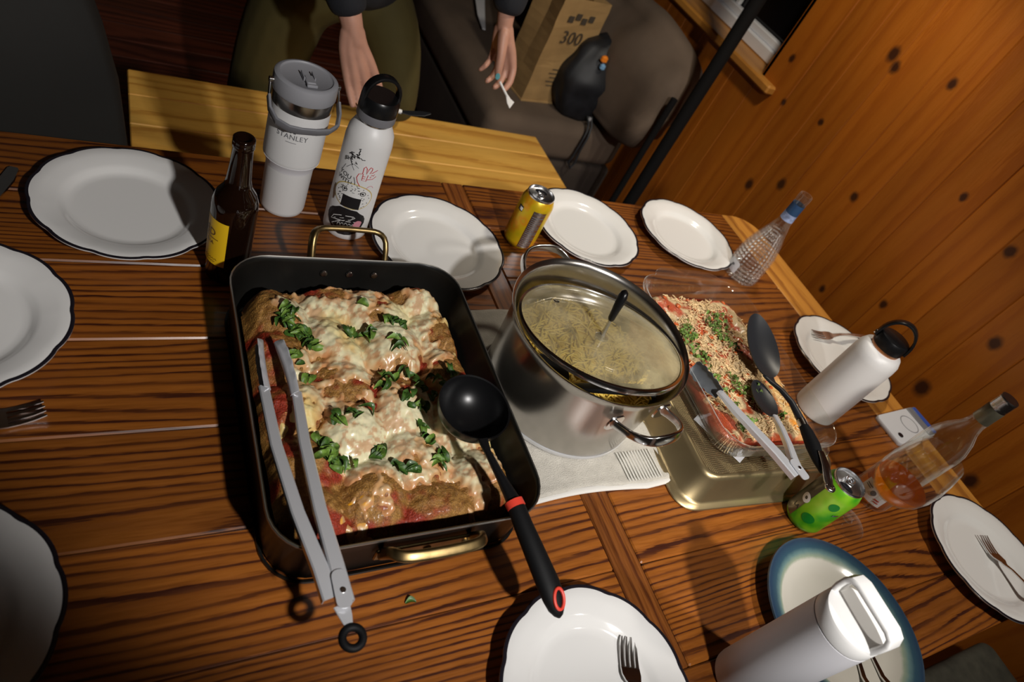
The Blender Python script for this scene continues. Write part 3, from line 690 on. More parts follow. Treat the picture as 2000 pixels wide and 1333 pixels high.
# --- cans
def can(name, label, x, y, mat, rot):
    t = thing(name, label, 'can', (x, y, 0), 0)
    part('body', lathe([(0, 0.004), (0.020, 0.004), (0.0235, 0.0), (0.026, 0.0005), (0.0305, 0.006), (0.0330, 0.011), (0.0332, 0.016), (0.0332, 0.100), (0.0325, 0.105), (0.0285, 0.1155), (0.0272, 0.1172), (0.0255, 0.1150), (0.0, 0.1140)], 64), mat, t, absolute=False)
    tp = part('lid', lathe([(0, 0.1165), (0.0262, 0.1165), (0.0275, 0.1175), (0.0280, 0.1205), (0.0272, 0.1222), (0.0258, 0.1220), (0.0246, 0.1165), (0.0235, 0.1155), (0.0225, 0.1162), (0, 0.1164)], 48), M['alum'], t, absolute=False)
    Rm = Matrix.Rotation(rot, 4, 'Z')
    hole = blob_patch([(0.0125+0.0085*math.cos(a)*(1.0 if math.cos(a) > 0 else 0.75), 0.0125*math.sin(a)) for a in [2*PI*i/24 for i in range(24)]], 2)
    part('opening', xf(mv(hole, 0, 0, 0.11685), Rm), M['dark_glass'], tp, absolute=False, smooth=False)
    ring = tube([(-0.007+0.008*math.cos(a), 0.0065*math.sin(a), 0.1195) for a in [2*PI*i/20 for i in range(20)]], 0.0016, 8, closed=True)
    tab = join(ring, cbox(-0.001, 0.008, -0.006, 0.006, 0.1182, 0.1202, 0.0008), lathe([(0, 0.1180), (0.0028, 0.1180), (0.0028, 0.1208), (0, 0.1212)], 12))
    part('pull_tab', xf(tab, Rm), M['alum'], tp, absolute=False)
    return t
def can_mat(name, f):
    k = NT(name); k.b.inputs['Roughness'].default_value = 0.3; k.b.inputs['Metallic'].default_value = 0.35
    f(k); return k.m
def yel(k):
    n_ = k.noise(k.objc(), 28, 2); k.l(k.ramp(n_, [(0.35, (0.55, 0.42, 0.01)), (0.5, (0.70, 0.45, 0.01)), (0.62, (0.75, 0.30, 0.01)), (0.75, (0.60, 0.45, 0.02))]), k.b.inputs['Base Color'])
yc = can('drink_can', 'yellow drink can with a silver facts panel between two plates at the back', 0.713, 0.906, can_mat('yellow_can_paint', yel), 1.05)
AY = facing(0.713, 0.906); rC = lambda z: 0.0333
part('panel', wrap(rect_geo(-0.0135, 0.0135, 0.010, 0.099, 12, 3), AY+0.50, 0, rC, 0.0004), M['alum'], yc, absolute=False)
part('panel_print', wrap(join(text_geo('Nutrition Facts', 0.0042) if False else mv(text_geo('Nutrition Facts', 0.0040), 0, 0.094, 0), *[rect_geo(-0.012, 0.012-0.006*(i % 3 == 1), 0.085-0.0044*i, 0.0863-0.0044*i-(0.0 if i not in (0, 9) else -0.0006)) for i in range(17)]), AY+0.50, 0, rC, 0.0008), M['ink_grey'], yc, absolute=False, smooth=False)
part('emblem', wrap(join(rect_geo(-0.006, 0.006, -0.006, 0.006)), AY-0.75, 0.088, rC, 0.0006), M['ink'], yc, absolute=False, smooth=False)
part('emblem', wrap(rect_geo(-0.003, 0.005, -0.0035, 0.0035), AY-0.72, 0.088, rC, 0.001), M['alum'], yc, absolute=False, smooth=False)
def grn(k):
    n_ = k.noise(k.objc(), 22, 2); col = k.ramp(n_, [(0.35, (0.05, 0.32, 0.01)), (0.5, (0.20, 0.50, 0.015)), (0.68, (0.36, 0.60, 0.06))])
    k.l(col, k.b.inputs['Base Color']); k.b.inputs['Metallic'].default_value = 0.25
gc = can('drink_can', 'lime green drink can with a grey side panel beside the wine glass', 1.009, 0.235, can_mat('green_can_paint', grn), 3.6)
AG = facing(1.009, 0.235)
M['can_grey'] = plain('brushed_grey_print', (0.16, 0.14, 0.11), 0.3, 0.8)
part('side_panel', wrap(rect_geo(-0.036, 0.003, 0.0125, 0.103, 18, 3), AG-0.5, 0, rC, 0.0004), M['can_grey'], gc, absolute=False)
ringw = loft([[(r_*math.cos(a), r_*math.sin(a), 0) for a in [2*PI*i/28 for i in range(28)]] for r_ in (0.0030, 0.0060, 0.0090)], False, False)
part('emblem', wrap(ringw, AG-0.60, 0.058, rC, 0.001), M['ink_white'], gc, absolute=False, smooth=False)
part('lettering', wrap(text_geo('LA', 0.011), AG-0.62, 0.033, rC, 0.001, 0.1), M['ink'], gc, absolute=False, smooth=False)
M['can_green'] = plain('deep_green_print', (0.01, 0.20, 0.02), 0.35, 0.2)
part('fruit_print', wrap(blob_patch(ell(0, 0, 0.011, 0.010, 20), 3), AG+0.22, 0.036, rC, 0.0005), M['can_green'], gc, absolute=False)
part('fruit_print', wrap(join(blob_patch(ell(0, 0, 0.008, 0.009, 16), 3)), AG+0.55, 0.085, rC, 0.0005), M['can_green'], gc, absolute=False)
part('lettering', wrap(rect_geo(-0.004, 0.006, -0.002, 0.0015), AG+0.95, 0.070, rC, 0.001, 0.3), M['alum'], gc, absolute=False, smooth=False)

# --- white flask with black loop lid
wx, wy = 1.243, 0.445
wf = thing('loop_lid_flask', 'plain white flask with a black loop lid and copper ring beside the glass baking dish', 'bottle', (wx, wy, 0))
part('body', lathe([(0, 0.001), (0.040, 0.0), (0.0435, 0.003), (0.0442, 0.01), (0.0442, 0.158), (0.043, 0.170), (0.038, 0.180), (0.032, 0.184), (0.0, 0.185)], 64), M['powder_white'], wf, absolute=False)
M['copper'] = plain('copper_ring', (0.5, 0.25, 0.13), 0.3, 1.0)
part('neck_ring', lathe([(0, 0.184), (0.0285, 0.184), (0.029, 0.190), (0, 0.190)], 48), M['copper'], wf, absolute=False)
cp = part('lid', lathe([(0, 0.190), (0.0300, 0.190), (0.0305, 0.192), (0.0300, 0.207), (0.028, 0.211), (0.024, 0.2125), (0, 0.2125)], 48), M['black'], wf, absolute=False)
dw = polar(facing(wx, wy)+PI/2+0.15, 1, 0)
lp = [dw*0.031+Vector((0, 0, 0.197))]+[dw*(0.031*math.cos(a))+Vector((0, 0, 0.206+0.038*math.sin(a))) for a in [PI*i/16 for i in range(17)]]+[dw*-0.031+Vector((0, 0, 0.197))]
part('loop', sweep(lp, [rrect(0.022-0.006*math.sin(PI*i/(len(lp)-1)), 0.005, 0.002, 2) for i in range(len(lp))], up=Vector((dw.x, dw.y, 0.01)).normalized()), M['black'], cp, absolute=False, ang=35)
part('rivet', tube([dw*-0.032+Vector((0, 0, 0.199)), dw*-0.0355+Vector((0, 0, 0.199))], 0.004, 14), M['chrome'], cp, absolute=False)

# --- pale grey bottle, white lid with flat bail
gx, gy = 0.712, 0.046
gb = thing('handle_lid_bottle', 'pale grey bottle with a white lid and square carry handle, nearest the camera', 'bottle', (gx, gy, 0))
part('body', lathe([(0, 0.001), (0.034, 0.0), (0.0385, 0.003), (0.0395, 0.010), (0.0395, 0.198), (0.0, 0.198)], 72), M['powder_grey'], gb, absolute=False)
part('seal', lathe([(0, 0.198), (0.0385, 0.198), (0.0385, 0.1995), (0, 0.1995)], 64), M['ink'], gb, absolute=False)
cp = part('lid', lathe([(0, 0.1995), (0.0393, 0.1995), (0.0396, 0.201), (0.0394, 0.216), (0.0375, 0.2195), (0.034, 0.2205), (0, 0.2195)], 72), M['white_plastic'], gb, absolute=False)
dg_ = polar(facing(gx, gy)+PI/2-0.1, 1, 0); up_ = Vector((0, 0, 1))
hl = []
for u, z in ((0.034, 0.215), (0.0365, 0.228), (0.0365, 0.240), (0.033, 0.2475), (0.025, 0.2505), (-0.025, 0.2505), (-0.033, 0.2475), (-0.0365, 0.240), (-0.0365, 0.228), (-0.034, 0.215)):
    hl.append(dg_*u+up_*z)
part('carry_handle', sweep(hl, [rrect(0.024, 0.0075, 0.0030, 3)]*len(hl), up=Vector((dg_.x, dg_.y, 0.3)).normalized()), M['white_plastic'], cp, absolute=False, ang=35)

# --- cut glass bottle
cx_, cy_ = 1.318, 0.838
def diamond(k):
    s_ = k.n('ShaderNodeSeparateXYZ'); k.l(k.objc(), s_.inputs[0])
    a = k.math('ARCTAN2', s_.outputs[1], s_.outputs[0])
    p1 = k.math('SINE', k.math('ADD', k.math('MULTIPLY', a, 13.0), k.math('MULTIPLY', s_.outputs[2], 330.0)))
    p2 = k.math('SINE', k.math('SUBTRACT', k.math('MULTIPLY', a, 13.0), k.math('MULTIPLY', s_.outputs[2], 330.0)))
    top = k.math('LESS_THAN', s_.outputs[2], 0.148)
    return k.math('MULTIPLY', k.math('MULTIPLY', p1, p2), top)
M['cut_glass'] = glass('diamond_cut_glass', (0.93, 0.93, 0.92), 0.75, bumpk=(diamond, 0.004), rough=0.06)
cb = thing('cut_glass_bottle', 'empty clear bottle with a diamond-cut body and navy neck label beside the farthest plate', 'bottle', (cx_, cy_, 0))
prC = [(0, 0.006), (0.030, 0.003), (0.038, 0.0), (0.0425, 0.004), (0.0435, 0.012), (0.0435, 0.060), (0.0415, 0.085), (0.034, 0.115), (0.0235, 0.145), (0.0165, 0.168), (0.0145, 0.185), (0.0140, 0.222), (0.0145, 0.230), (0.0152, 0.234), (0.0152, 0.244), (0.0145, 0.247)]
prCi = [(0.0125, 0.247), (0.0115, 0.225), (0.0118, 0.185), (0.0135, 0.168), (0.0205, 0.145), (0.031, 0.115), (0.0385, 0.085), (0.0405, 0.06), (0.0405, 0.012), (0.036, 0.007), (0, 0.010)]
part('glass', lathe(prC+prCi, 64), M['cut_glass'], cb, absolute=False, ang=60)
part('neck_label', lathe([(0.0150, 0.196), (0.0154, 0.196), (0.0152, 0.222), (0.0148, 0.222)], 40, close=True), M['blue_label'], cb, absolute=False)
part('neck_band', lathe([(0.0158, 0.178), (0.0162, 0.178), (0.0155, 0.196), (0.0151, 0.196)], 40, close=True), M['blue_pale'], cb, absolute=False)
rCB = lambda z: 0.044
part('label', wrap(blob_patch(rrect(0.034, 0.030, 0.006, 4), 3), facing(cx_, cy_)-0.65, 0.030, rCB, 0.0006), M['paper_white'], cb, absolute=False)
part('label_print', wrap(join(blob_patch(ell(0, 0.003, 0.004, 0.003, 12), 1), blob_patch(ell(-0.003, -0.002, 0.002, 0.003, 8), 1)), facing(cx_, cy_)-0.65, 0.030, rCB, 0.0012), M['ink_grey'], cb, absolute=False, smooth=False)

# --- orange wine bottle
vx, vy = 1.221, 0.247
def winemat(name, col, dens=1.0):
    k = NT(name); tr = k.n('ShaderNodeBsdfTransparent'); tr.inputs[0].default_value = (*col, 1)
    gl = k.n('ShaderNodeBsdfGlossy'); gl.inputs['Roughness'].default_value = 0.03
    df = k.n('ShaderNodeBsdfTranslucent'); df.inputs[0].default_value = (1.0, 0.46, 0.012, 1)
    m1 = k.n('ShaderNodeMixShader'); m1.inputs[0].default_value = 0.66; k.l(tr.outputs[0], m1.inputs[1]); k.l(df.outputs[0], m1.inputs[2])
    lw = k.n('ShaderNodeLayerWeight'); lw.inputs[0].default_value = 0.3
    m2 = k.n('ShaderNodeMixShader'); k.l(k.math('MULTIPLY_ADD', lw.outputs['Facing'], 0.25, 0.03), m2.inputs[0]); k.l(m1.outputs[0], m2.inputs[1]); k.l(gl.outputs[0], m2.inputs[2])
    k.l(m2.outputs[0], k.out.inputs[0]); return k.m
M['wine'] = winemat('amber_wine', (1.0, 0.66, 0.12))
wb = thing('wine_bottle', 'clear wine bottle with silver screw cap and a little orange wine, behind the wine glass', 'bottle', (vx, vy, 0))
prW = [(0, 0.014), (0.020, 0.008), (0.030, 0.0), (0.0355, 0.002), (0.0370, 0.008), (0.0370, 0.165), (0.0355, 0.185), (0.028, 0.208), (0.0185, 0.226), (0.0148, 0.240), (0.0140, 0.262), (0.0140, 0.300)]
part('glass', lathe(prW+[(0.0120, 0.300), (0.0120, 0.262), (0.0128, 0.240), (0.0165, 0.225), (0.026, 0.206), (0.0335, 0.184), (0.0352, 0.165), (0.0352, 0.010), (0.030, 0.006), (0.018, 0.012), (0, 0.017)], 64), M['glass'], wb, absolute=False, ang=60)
part('wine', lathe([(0, 0.0175), (0.0180, 0.0125), (0.0300, 0.0065), (0.0350, 0.0105), (0.0350, 0.040), (0, 0.040)], 48), M['wine'], wb, absolute=False)
M['foil'] = plain('olive_silver_foil', (0.30, 0.28, 0.20), 0.35, 0.8)
part('screw_cap', lathe([(0.0, 0.308), (0.0145, 0.308), (0.0152, 0.306)]+[(0.0152-0.0006*(i % 2), 0.304-0.0022*i) for i in range(8)]+[(0.0150, 0.284), (0.0145, 0.2835), (0.0142, 0.284)], 40), M['alum'], wb, absolute=False)
part('capsule', lathe([(0.0144, 0.284), (0.0150, 0.283), (0.0148, 0.262), (0.0150, 0.252), (0.0146, 0.252), (0.0143, 0.262)], 40, close=True), M['foil'], wb, absolute=False)
rW = lambda z: 0.0374; AW = facing(vx, vy)
part('label', wrap(rect_geo(-0.026, 0.026, 0.014, 0.050, 14, 3), AW+0.05, 0, rW, 0.0003), M['paper_white'], wb, absolute=False)
part('label_print', wrap(join(blob_patch(ell(0.0, 0.034, 0.005, 0.006, 14), 1), rect_geo(-0.022, -0.008, 0.040, 0.042), rect_geo(-0.022, -0.010, 0.036, 0.0375)), AW+0.05, 0, rW, 0.0009), M['ink_grey'], wb, absolute=False, smooth=False)
part('label_print', wrap(join(rect_geo(0.008, 0.018, 0.026, 0.0285), rect_geo(0.010, 0.020, 0.021, 0.023)), AW+0.05, 0, rW, 0.0009), M['ink_red'], wb, absolute=False, smooth=False)

# --- wine glass
qx, qy = 1.113, 0.212
wg = thing('wine_glass', 'stemmed wine glass of orange wine beside the lime green can', 'glass', (qx, qy, 0))
bowl_o = [(0.0045, 0.084), (0.016, 0.087), (0.030, 0.096), (0.041, 0.112), (0.0455, 0.132), (0.0455, 0.152), (0.042, 0.175), (0.0365, 0.198)]
bowl_i = [(0.0355, 0.198), (0.041, 0.175), (0.0445, 0.152), (0.0445, 0.132), (0.040, 0.1128), (0.0293, 0.0975), (0.0155, 0.0887), (0, 0.0868)]
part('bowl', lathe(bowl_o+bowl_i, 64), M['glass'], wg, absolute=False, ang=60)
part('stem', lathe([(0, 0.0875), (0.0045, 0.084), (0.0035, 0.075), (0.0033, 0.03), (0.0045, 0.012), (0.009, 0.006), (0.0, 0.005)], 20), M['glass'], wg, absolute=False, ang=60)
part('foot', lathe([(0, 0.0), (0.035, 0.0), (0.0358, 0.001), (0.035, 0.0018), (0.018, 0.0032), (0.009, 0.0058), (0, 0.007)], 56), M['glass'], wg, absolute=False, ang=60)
part('wine', lathe([(0, 0.0874), (0.0153, 0.0892), (0.029, 0.0980), (0.0395, 0.1132), (0.0425, 0.1225), (0, 0.1225)], 56), M['wine'], wg, absolute=False)

# --- phone
tum.scale = (1, 1, 1.08); fl.scale = (1.04, 1.04, 1.09); wf.scale = (1, 1, 1.06); wg.scale = (1.04, 1.04, 1.09)
ph = thing('phone', 'white phone lying face down at the table end behind the wine bottle', 'phone', (1.49, 0.375, 0), math.radians(4))
part('case', mv(join(loft([rr3(0.150, 0.074, 0.009, 0.0), rr3(0.152, 0.076, 0.010, 0.002), rr3(0.152, 0.076, 0.010, 0.008), rr3(0.150, 0.074, 0.009, 0.0095)])), 0, 0, 0), M['phone_white'], ph, absolute=False)
part('charging_ring', mv(lathe([(0.021, 0), (0.0232, 0), (0.0232, 0.0004), (0.021, 0.0004)], 40, close=True), 0.01, 0.0, 0.0095), M['grey_mid'], ph, absolute=False)
part('camera', mv(lathe([(0, 0), (0.006, 0), (0.006, 0.0015), (0, 0.0015)], 20), -0.052, -0.018, 0.0095), M['dark_glass'], ph, absolute=False)
part('card_holder', mv(cbox(0.045, 0.0765, -0.036, 0.036, 0.0095, 0.0115, 0.0008), 0, 0, 0), M['grey_plastic'], ph, absolute=False)
part('card', mv(cbox(0.064, 0.0775, -0.034, 0.034, 0.0115, 0.0125, 0.0004), 0, 0, 0), M['phone_blue'], ph, absolute=False)

# ================================================================ ROASTING PAN AND BAKED AUBERGINE
RPX, RPY = 0.3075, 0.5105
RW, RL, RH = 0.342, 0.447, 0.085
pan = thing('roasting_pan', 'black rectangular roasting pan with brass handles holding the cheese-topped bake', 'pan', (RPX, RPY, 0))
def rp(w, l, r, z): return rr3(w, l, r, z, RPX, RPY, 8)
pan_rings = [rp(RW-0.07, RL-0.07, 0.05, 0.0), rp(RW-0.022, RL-0.022, 0.050, 0.0), rp(RW-0.012, RL-0.010, 0.052, 0.005), rp(RW-0.002, RL-0.002, 0.056, RH-0.004), rp(RW, RL, 0.057, RH), rp(RW-0.003, RL-0.003, 0.056, RH+0.0012),
             rp(RW-0.006, RL-0.006, 0.055, RH), rp(RW-0.008, RL-0.008, 0.054, RH-0.006), rp(RW-0.018, RL-0.018, 0.050, 0.009), rp(RW-0.030, RL-0.030, 0.045, 0.004)]
part('body', loft(pan_rings), M['panblack'], pan, ang=50)
M['rim_edge'] = plain('worn_rim_metal', (0.42, 0.40, 0.36), 0.32, 0.9)
part('rim_bead', loft([rp(RW+0.001, RL+0.001, 0.0575, RH-0.0015), rp(RW+0.0015, RL+0.0015, 0.0577, RH+0.0008), rp(RW-0.0005, RL-0.0005, 0.0567, RH+0.0022), rp(RW-0.0030, RL-0.0030, 0.0555, RH+0.0012)], close=True), M['rim_edge'], pan, ang=80)
part('base_bead', loft([rp(RW-0.010, RL-0.006, 0.052, 0.004), rp(RW-0.002, RL-0.000, 0.056, 0.001), rp(RW-0.003, RL-0.001, 0.0555, 0.0045)], close=True), M['panblack'], pan, ang=80)
for sgn in (1, -1):
    yb = RPY+sgn*(RL/2+0.0005)
    xc = RPX+0.006
    out = 0.040 if sgn > 0 else 0.026; zt = RH+0.022 if sgn > 0 else RH+0.012
    pts = [(xc-0.056, yb+sgn*0.003, 0.058), (xc-0.057, yb+sgn*0.008, 0.070), (xc-0.056, yb+sgn*out*0.65, zt-0.007), (xc-0.046, yb+sgn*out, zt), (xc-0.020, yb+sgn*(out+0.003), zt+0.001), (xc+0.020, yb+sgn*(out+0.003), zt+0.001), (xc+0.046, yb+sgn*out, zt), (xc+0.056, yb+sgn*out*0.65, zt-0.007), (xc+0.057, yb+sgn*0.008, 0.070), (xc+0.056, yb+sgn*0.003, 0.058)]
    pts = curve(pts, None, 3)
    h = part('handle', sweep(pts, [rrect(0.0085, 0.0135, 0.0036, 3)]*len(pts)), M['brass'], pan, ang=35)
    part('bracket', cbox(xc-0.064, xc+0.064, min(yb, yb+sgn*0.0045), max(yb, yb+sgn*0.0045), 0.046, 0.066, 0.0015), M['brass'], h)
    for dx in (-0.050, 0.0, 0.050):
        part('rivet', xf(lathe([(0, 0), (0.0052, 0), (0.0048, 0.0022), (0.003, 0.0036), (0, 0.0042)], 16), Matrix.Translation((xc+dx, yb+sgn*0.0045, 0.055)) @ Matrix.Rotation(-sgn*PI/2, 4, 'X')), M['brass'], h)
        if sgn > 0 or True:
            part('rivet', xf(lathe([(0, 0), (0.0058, 0), (0.0050, 0.0022), (0, 0.0034)], 16), Matrix.Translation((xc+dx*0.78, yb-sgn*0.0075, 0.062)) @ Matrix.Rotation(sgn*PI/2, 4, 'X')), M['alum'], h)

food = thing('baked_aubergine', 'bake of breaded aubergine under melted cheese and tomato sauce filling the roasting pan', 'food', (RPX, RPY, 0.006))
FW_, FL_ = 0.304, 0.405
RPXF = RPX
rnd = random.Random(21)
cells = []
for j in range(5):
    for i in range(4):
        x = RPX-FW_/2+FW_*(i+0.5)/4+rnd.uniform(-0.008, 0.008); y_ = RPY-FL_/2+FL_*(j+0.5)/5+rnd.uniform(-0.014, 0.014)+(0.016 if i % 2 else -0.010)
        cells.append((x, y_, rnd.uniform(0.038, 0.052), rnd.uniform(0.046, 0.064), rnd.uniform(-0.6, 0.6), rnd.uniform(0.060, 0.074)))
def fh(x, y_):
    """height of the aubergine layer and the index of the piece on top"""
    best, bi = 0.0445, -1
    for i, (cx, cy, rx, ry, a, h) in enumerate(cells):
        dx, dy = x-cx, y_-cy
        if abs(dx) > 0.062 or abs(dy) > 0.062: continue
        c, s = math.cos(a), math.sin(a); u, v = (dx*c+dy*s)/rx, (-dx*s+dy*c)/ry
        q = 1-(u*u+v*v)
        z = 0.044+(h-0.044)*max(0, q)**0.9 if q > 0 else 0.042
        if z > best: best, bi = z, i
    best += 0.0045*N.noise(Vector((x*24, y_*24, 6.0)))+0.0020*N.noise(Vector((x*75, y_*75, 1.0)))
    best -= 0.022*math.exp(-((x-0.405)**2+(y_-0.436)**2)/0.0022)+0.016*math.exp(-((x-0.175)/0.030)**2-((y_-0.54)/0.05)**2)
    return best, bi
def inside(x, y_):
    """distance-like margin to the food's rounded outline (positive inside)"""
    dx = abs(x-RPX)-(FW_/2-0.045); dy = abs(y_-RPY)-(FL_/2-0.045)
    d = math.hypot(max(dx, 0), max(dy, 0))+min(max(dx, dy), 0)
    return 0.045-d
def nz(x, y_, s, o=0.0): return N.noise(Vector((x*s+o, y_*s-o, o*1.7)))
def cheese_mask(x, y_):
    fx_, fy_2 = (x-RPX)/(FW_/2), (y_-RPY)/(FL_/2)
    m = 0.28-0.85*max(0, -fx_-0.42)*1.7-0.6*max(0, fx_-0.66)*2-1.0*max(0, -fy_2-0.66)*2.2-0.7*max(0, fy_2-0.76)*2.0
    m += nz(x, y_, 15, 3.1)*0.95+nz(x, y_, 42, 5.2)*0.60+nz(x, y_, 110, 1.2)*0.34
    h, _ = fh(x, y_)
    return m
def sauce_mask(x, y_): return nz(x, y_, 24, 9.3)*0.9+nz(x, y_, 70, 2.2)*0.45+0.10
def colmesh(name, V, F, cols, mat, parent, smooth=True):
    off = ORIG[parent.name]
    me = mesh([Vector(v)-off for v in V], F, mat, smooth, name, 80)
    at = me.color_attributes.new('Tint', 'FLOAT_COLOR', 'POINT')
    at.data.foreach_set('color', [c for q in cols for c in (q[0], q[1], q[2], 1.0)])
    return ob(name, me, parent)
def tint_mat(name, rough=0.4, bs=0.6, bscale=260, bd=0.0015, coat=0.2, mottle=0.35, ms=420, sub=0.0):
    k = NT(name); a = k.n('ShaderNodeAttribute', attribute_name='Tint')
    n_ = k.noise(k.objc(), ms, 3, 0.6)
    c = k.mix(1.0, a.outputs['Color'], k.ramp(n_, [(0.3, (1-mottle,)*3), (0.65, (1.0, 1.0, 1.0))]), 'MULTIPLY')
    k.l(c, k.b.inputs['Base Color']); k.b.inputs['Roughness'].default_value = rough; k.b.inputs['Coat Weight'].default_value = coat
    k.b.inputs['Coat Roughness'].default_value = 0.2
    if sub: k.b.inputs['Subsurface Weight'].default_value = sub; k.b.inputs['Subsurface Radius'].default_value = (0.004, 0.002, 0.001)
    k.bump(k.noise(k.objc(), bscale, 3, 0.6), bs, bd); return k.m
M['crumb'] = tint_mat('breaded_sauce', 0.5, 1.0, 420, 0.002, 0.15, 0.55, 500)
M['cheese'] = tint_mat('melted_cheese', 0.34, 0.15, 160, 0.0008, 0.30, 0.08, 160, 0.15)
def lerp3(a, b, t): return (a[0]+(b[0]-a[0])*t, a[1]+(b[1]-a[1])*t, a[2]+(b[2]-a[2])*t)
nx, ny = 170, 228
xs = [RPX-FW_/2+FW_*i/nx for i in range(nx+1)]; ys = [RPY-FL_/2+FL_*j/ny for j in range(ny+1)]
grid = {}
for j, y_ in enumerate(ys):
    for i, x in enumerate(xs):
        m = inside(x, y_)
        if m < -0.0002: continue
        h, pi = fh(x, y_)
        h += nz(x, y_, 120, 4)*0.0022+nz(x, y_, 300, 7)*0.0011+nz(x, y_, 600, 7)*0.0006
        h = h*smoothstep(-0.010, 0.018, m)**0.5+0.002
        grid[(i, j)] = (x, y_, h, pi)
groups = {}
for j in range(ny):
    for i in range(nx):
        q = [(i, j), (i+1, j), (i+1, j+1), (i, j+1)]
        if all(p in grid for p in q): groups.setdefault(grid[q[0]][3], []).append(q)
for pi, quads in sorted(groups.items()):
    idx, V, F, cols = {}, [], [], []
    for q in quads:
        f = []
        for p in q:
            if p not in idx:
                idx[p] = len(V); x, y_, h, _ = grid[p]; V.append((x, y_, h))
                s_ = smoothstep(0.12, 0.5, sauce_mask(x, y_)); b_ = 0.5+0.5*nz(x, y_, 200, 1)
                cr = lerp3((0.26, 0.10, 0.018), (0.56, 0.29, 0.065), b_)
                cols.append(lerp3(cr, (0.38, 0.034, 0.010), s_))
            f.append(idx[p])
        F.append(tuple(f))
    o = colmesh('aubergine_slice' if pi >= 0 else 'tomato_sauce', V, F, cols, M['crumb'], food)
    if pi < 0: o['kind'] = 'stuff'
# melted cheese laid over the pieces
V, F, cols, idx = [], [], [], {}
cm = {p: cheese_mask(g[0], g[1]) for p, g in grid.items()}
for j in range(ny):
    for i in range(nx):
        q = [(i, j), (i+1, j), (i+1, j+1), (i, j+1)]
        if all(p in grid for p in q) and max(cm[p] for p in q) > -0.02:
            f = []
            for p in q:
                if p not in idx:
                    idx[p] = len(V); x, y_, h, _ = grid[p]; c = cm[p]
                    hs, _ = fh(x, y_); t_ = smoothstep(-0.02, 0.30, c)
                    z = h+0.0042*t_-0.0016*(1-smoothstep(-0.02, 0.06, c))+0.0006*nz(x, y_, 140, 8)
                    V.append((x, y_, z))
                    a = smoothstep(0.05, 0.55, c)
                    col = lerp3((0.62, 0.34, 0.14), (0.84, 0.77, 0.50), a)
                    sp_ = smoothstep(0.10, 0.36, nz(x, y_, 55, 12)+0.6*nz(x, y_, 190, 2)+0.3*nz(x, y_, 420, 2)); col = lerp3(col, (0.56, 0.22, 0.08), sp_*0.60)
                    ye = smoothstep(0.15, 0.5, nz(x, y_, 12, 20)); col = lerp3(col, (0.86, 0.70, 0.26), ye*0.6)
                    if math.hypot(x-0.235, y_-0.345) < 0.035:
                        oo = smoothstep(0.1, 0.35, nz(x, y_, 130, 3)); col = lerp3(col, (0.90, 0.42, 0.02), oo*smoothstep(0.035, 0.012, math.hypot(x-0.235, y_-0.345)))
                    cols.append(col)
                f.append(idx[p])
            F.append(tuple(f))
colmesh('melted_cheese', V, F, cols, M['cheese'], food)
# basil ribbons
M['basil'] = plain('basil_green', (0.050, 0.120, 0.016), 0.5, nz=0.6, nscale=140, coat=0.1)
M['basil_light'] = plain('basil_light_green', (0.14, 0.25, 0.035), 0.5, nz=0.5, nscale=140, coat=0.1)
def leaf(L, wd, curl, wob, rnd):
    V, F = [], []; n = 7
    for i in range(n):
        t_ = i/(n-1); ww = wd*math.sin(PI*(0.12+0.80*t_)); a = wob*math.sin(t_*3.2)
        cx, cy = L*(t_-0.5), a*L; cz = 0.0015+curl*L*math.sin(PI*t_)
        for k_, e in enumerate((-1, -0.35, 0.35, 1)):
            V.append(Vector((cx, cy+ww*e*0.5, cz+0.35*ww*abs(e)**2+0.0006*rnd.uniform(-1, 1))))
    for i in range(n-1):
        for k_ in range(3): F.append((i*4+k_, i*4+k_+1, i*4+k_+5, i*4+k_+4))
    return V, F
lrnd = random.Random(5)
leaf_me = [mesh(*leaf(lrnd.uniform(0.012, 0.024), lrnd.uniform(0.006, 0.012), lrnd.uniform(0.05, 0.45), lrnd.uniform(-0.25, 0.25), lrnd), M['basil'] if i % 3 else M['basil_light'], True, 'basil_leaf', 80) for i in range(10)]
leaf_big = mesh(*leaf(0.016, 0.013, 0.3, 0.05, lrnd), M['basil_light'], True, 'basil_leaf', 80)
BAS = [(0.204, 0.626), (0.215, 0.613), (0.228, 0.603), (0.202, 0.645), (0.232, 0.59), (0.313, 0.602), (0.349, 0.618), (0.293, 0.612), (0.281, 0.607), (0.344, 0.573), (0.346, 0.562), (0.214, 0.542), (0.202, 0.568),
       (0.324, 0.524), (0.311, 0.516), (0.356, 0.531), (0.362, 0.522), (0.335, 0.484), (0.344, 0.488), (0.374, 0.503), (0.356, 0.466), (0.238, 0.464), (0.247, 0.467), (0.22, 0.417), (0.22, 0.432), (0.22, 0.403), (0.231, 0.399), (0.243, 0.408),
       (0.287, 0.417), (0.28, 0.405), (0.321, 0.382), (0.303, 0.388), (0.362, 0.397), (0.363, 0.382), (0.356, 0.429), (0.353, 0.45), (0.362, 0.612), (0.399, 0.52), (0.416, 0.524), (0.208, 0.632), (0.222, 0.608), (0.270, 0.473)]
dens = {0: 7, 1: 7, 2: 7, 3: 3, 4: 4, 39: 7, 40: 7, 5: 6, 6: 5, 23: 6, 24: 5, 25: 5, 26: 5, 28: 6, 30: 6}
def put_leaf(me, x, y_, z, parent, rnd, tilt=0.5, sc=1.0, nm='basil_leaf'):
    o = ob(nm, me, parent, Vector((x, y_, z))-ORIG[parent.name]); o.rotation_euler = (rnd.uniform(-tilt, tilt), rnd.uniform(-tilt, tilt), rnd.uniform(0, 6.28)); o.scale = (sc, sc, sc); return o
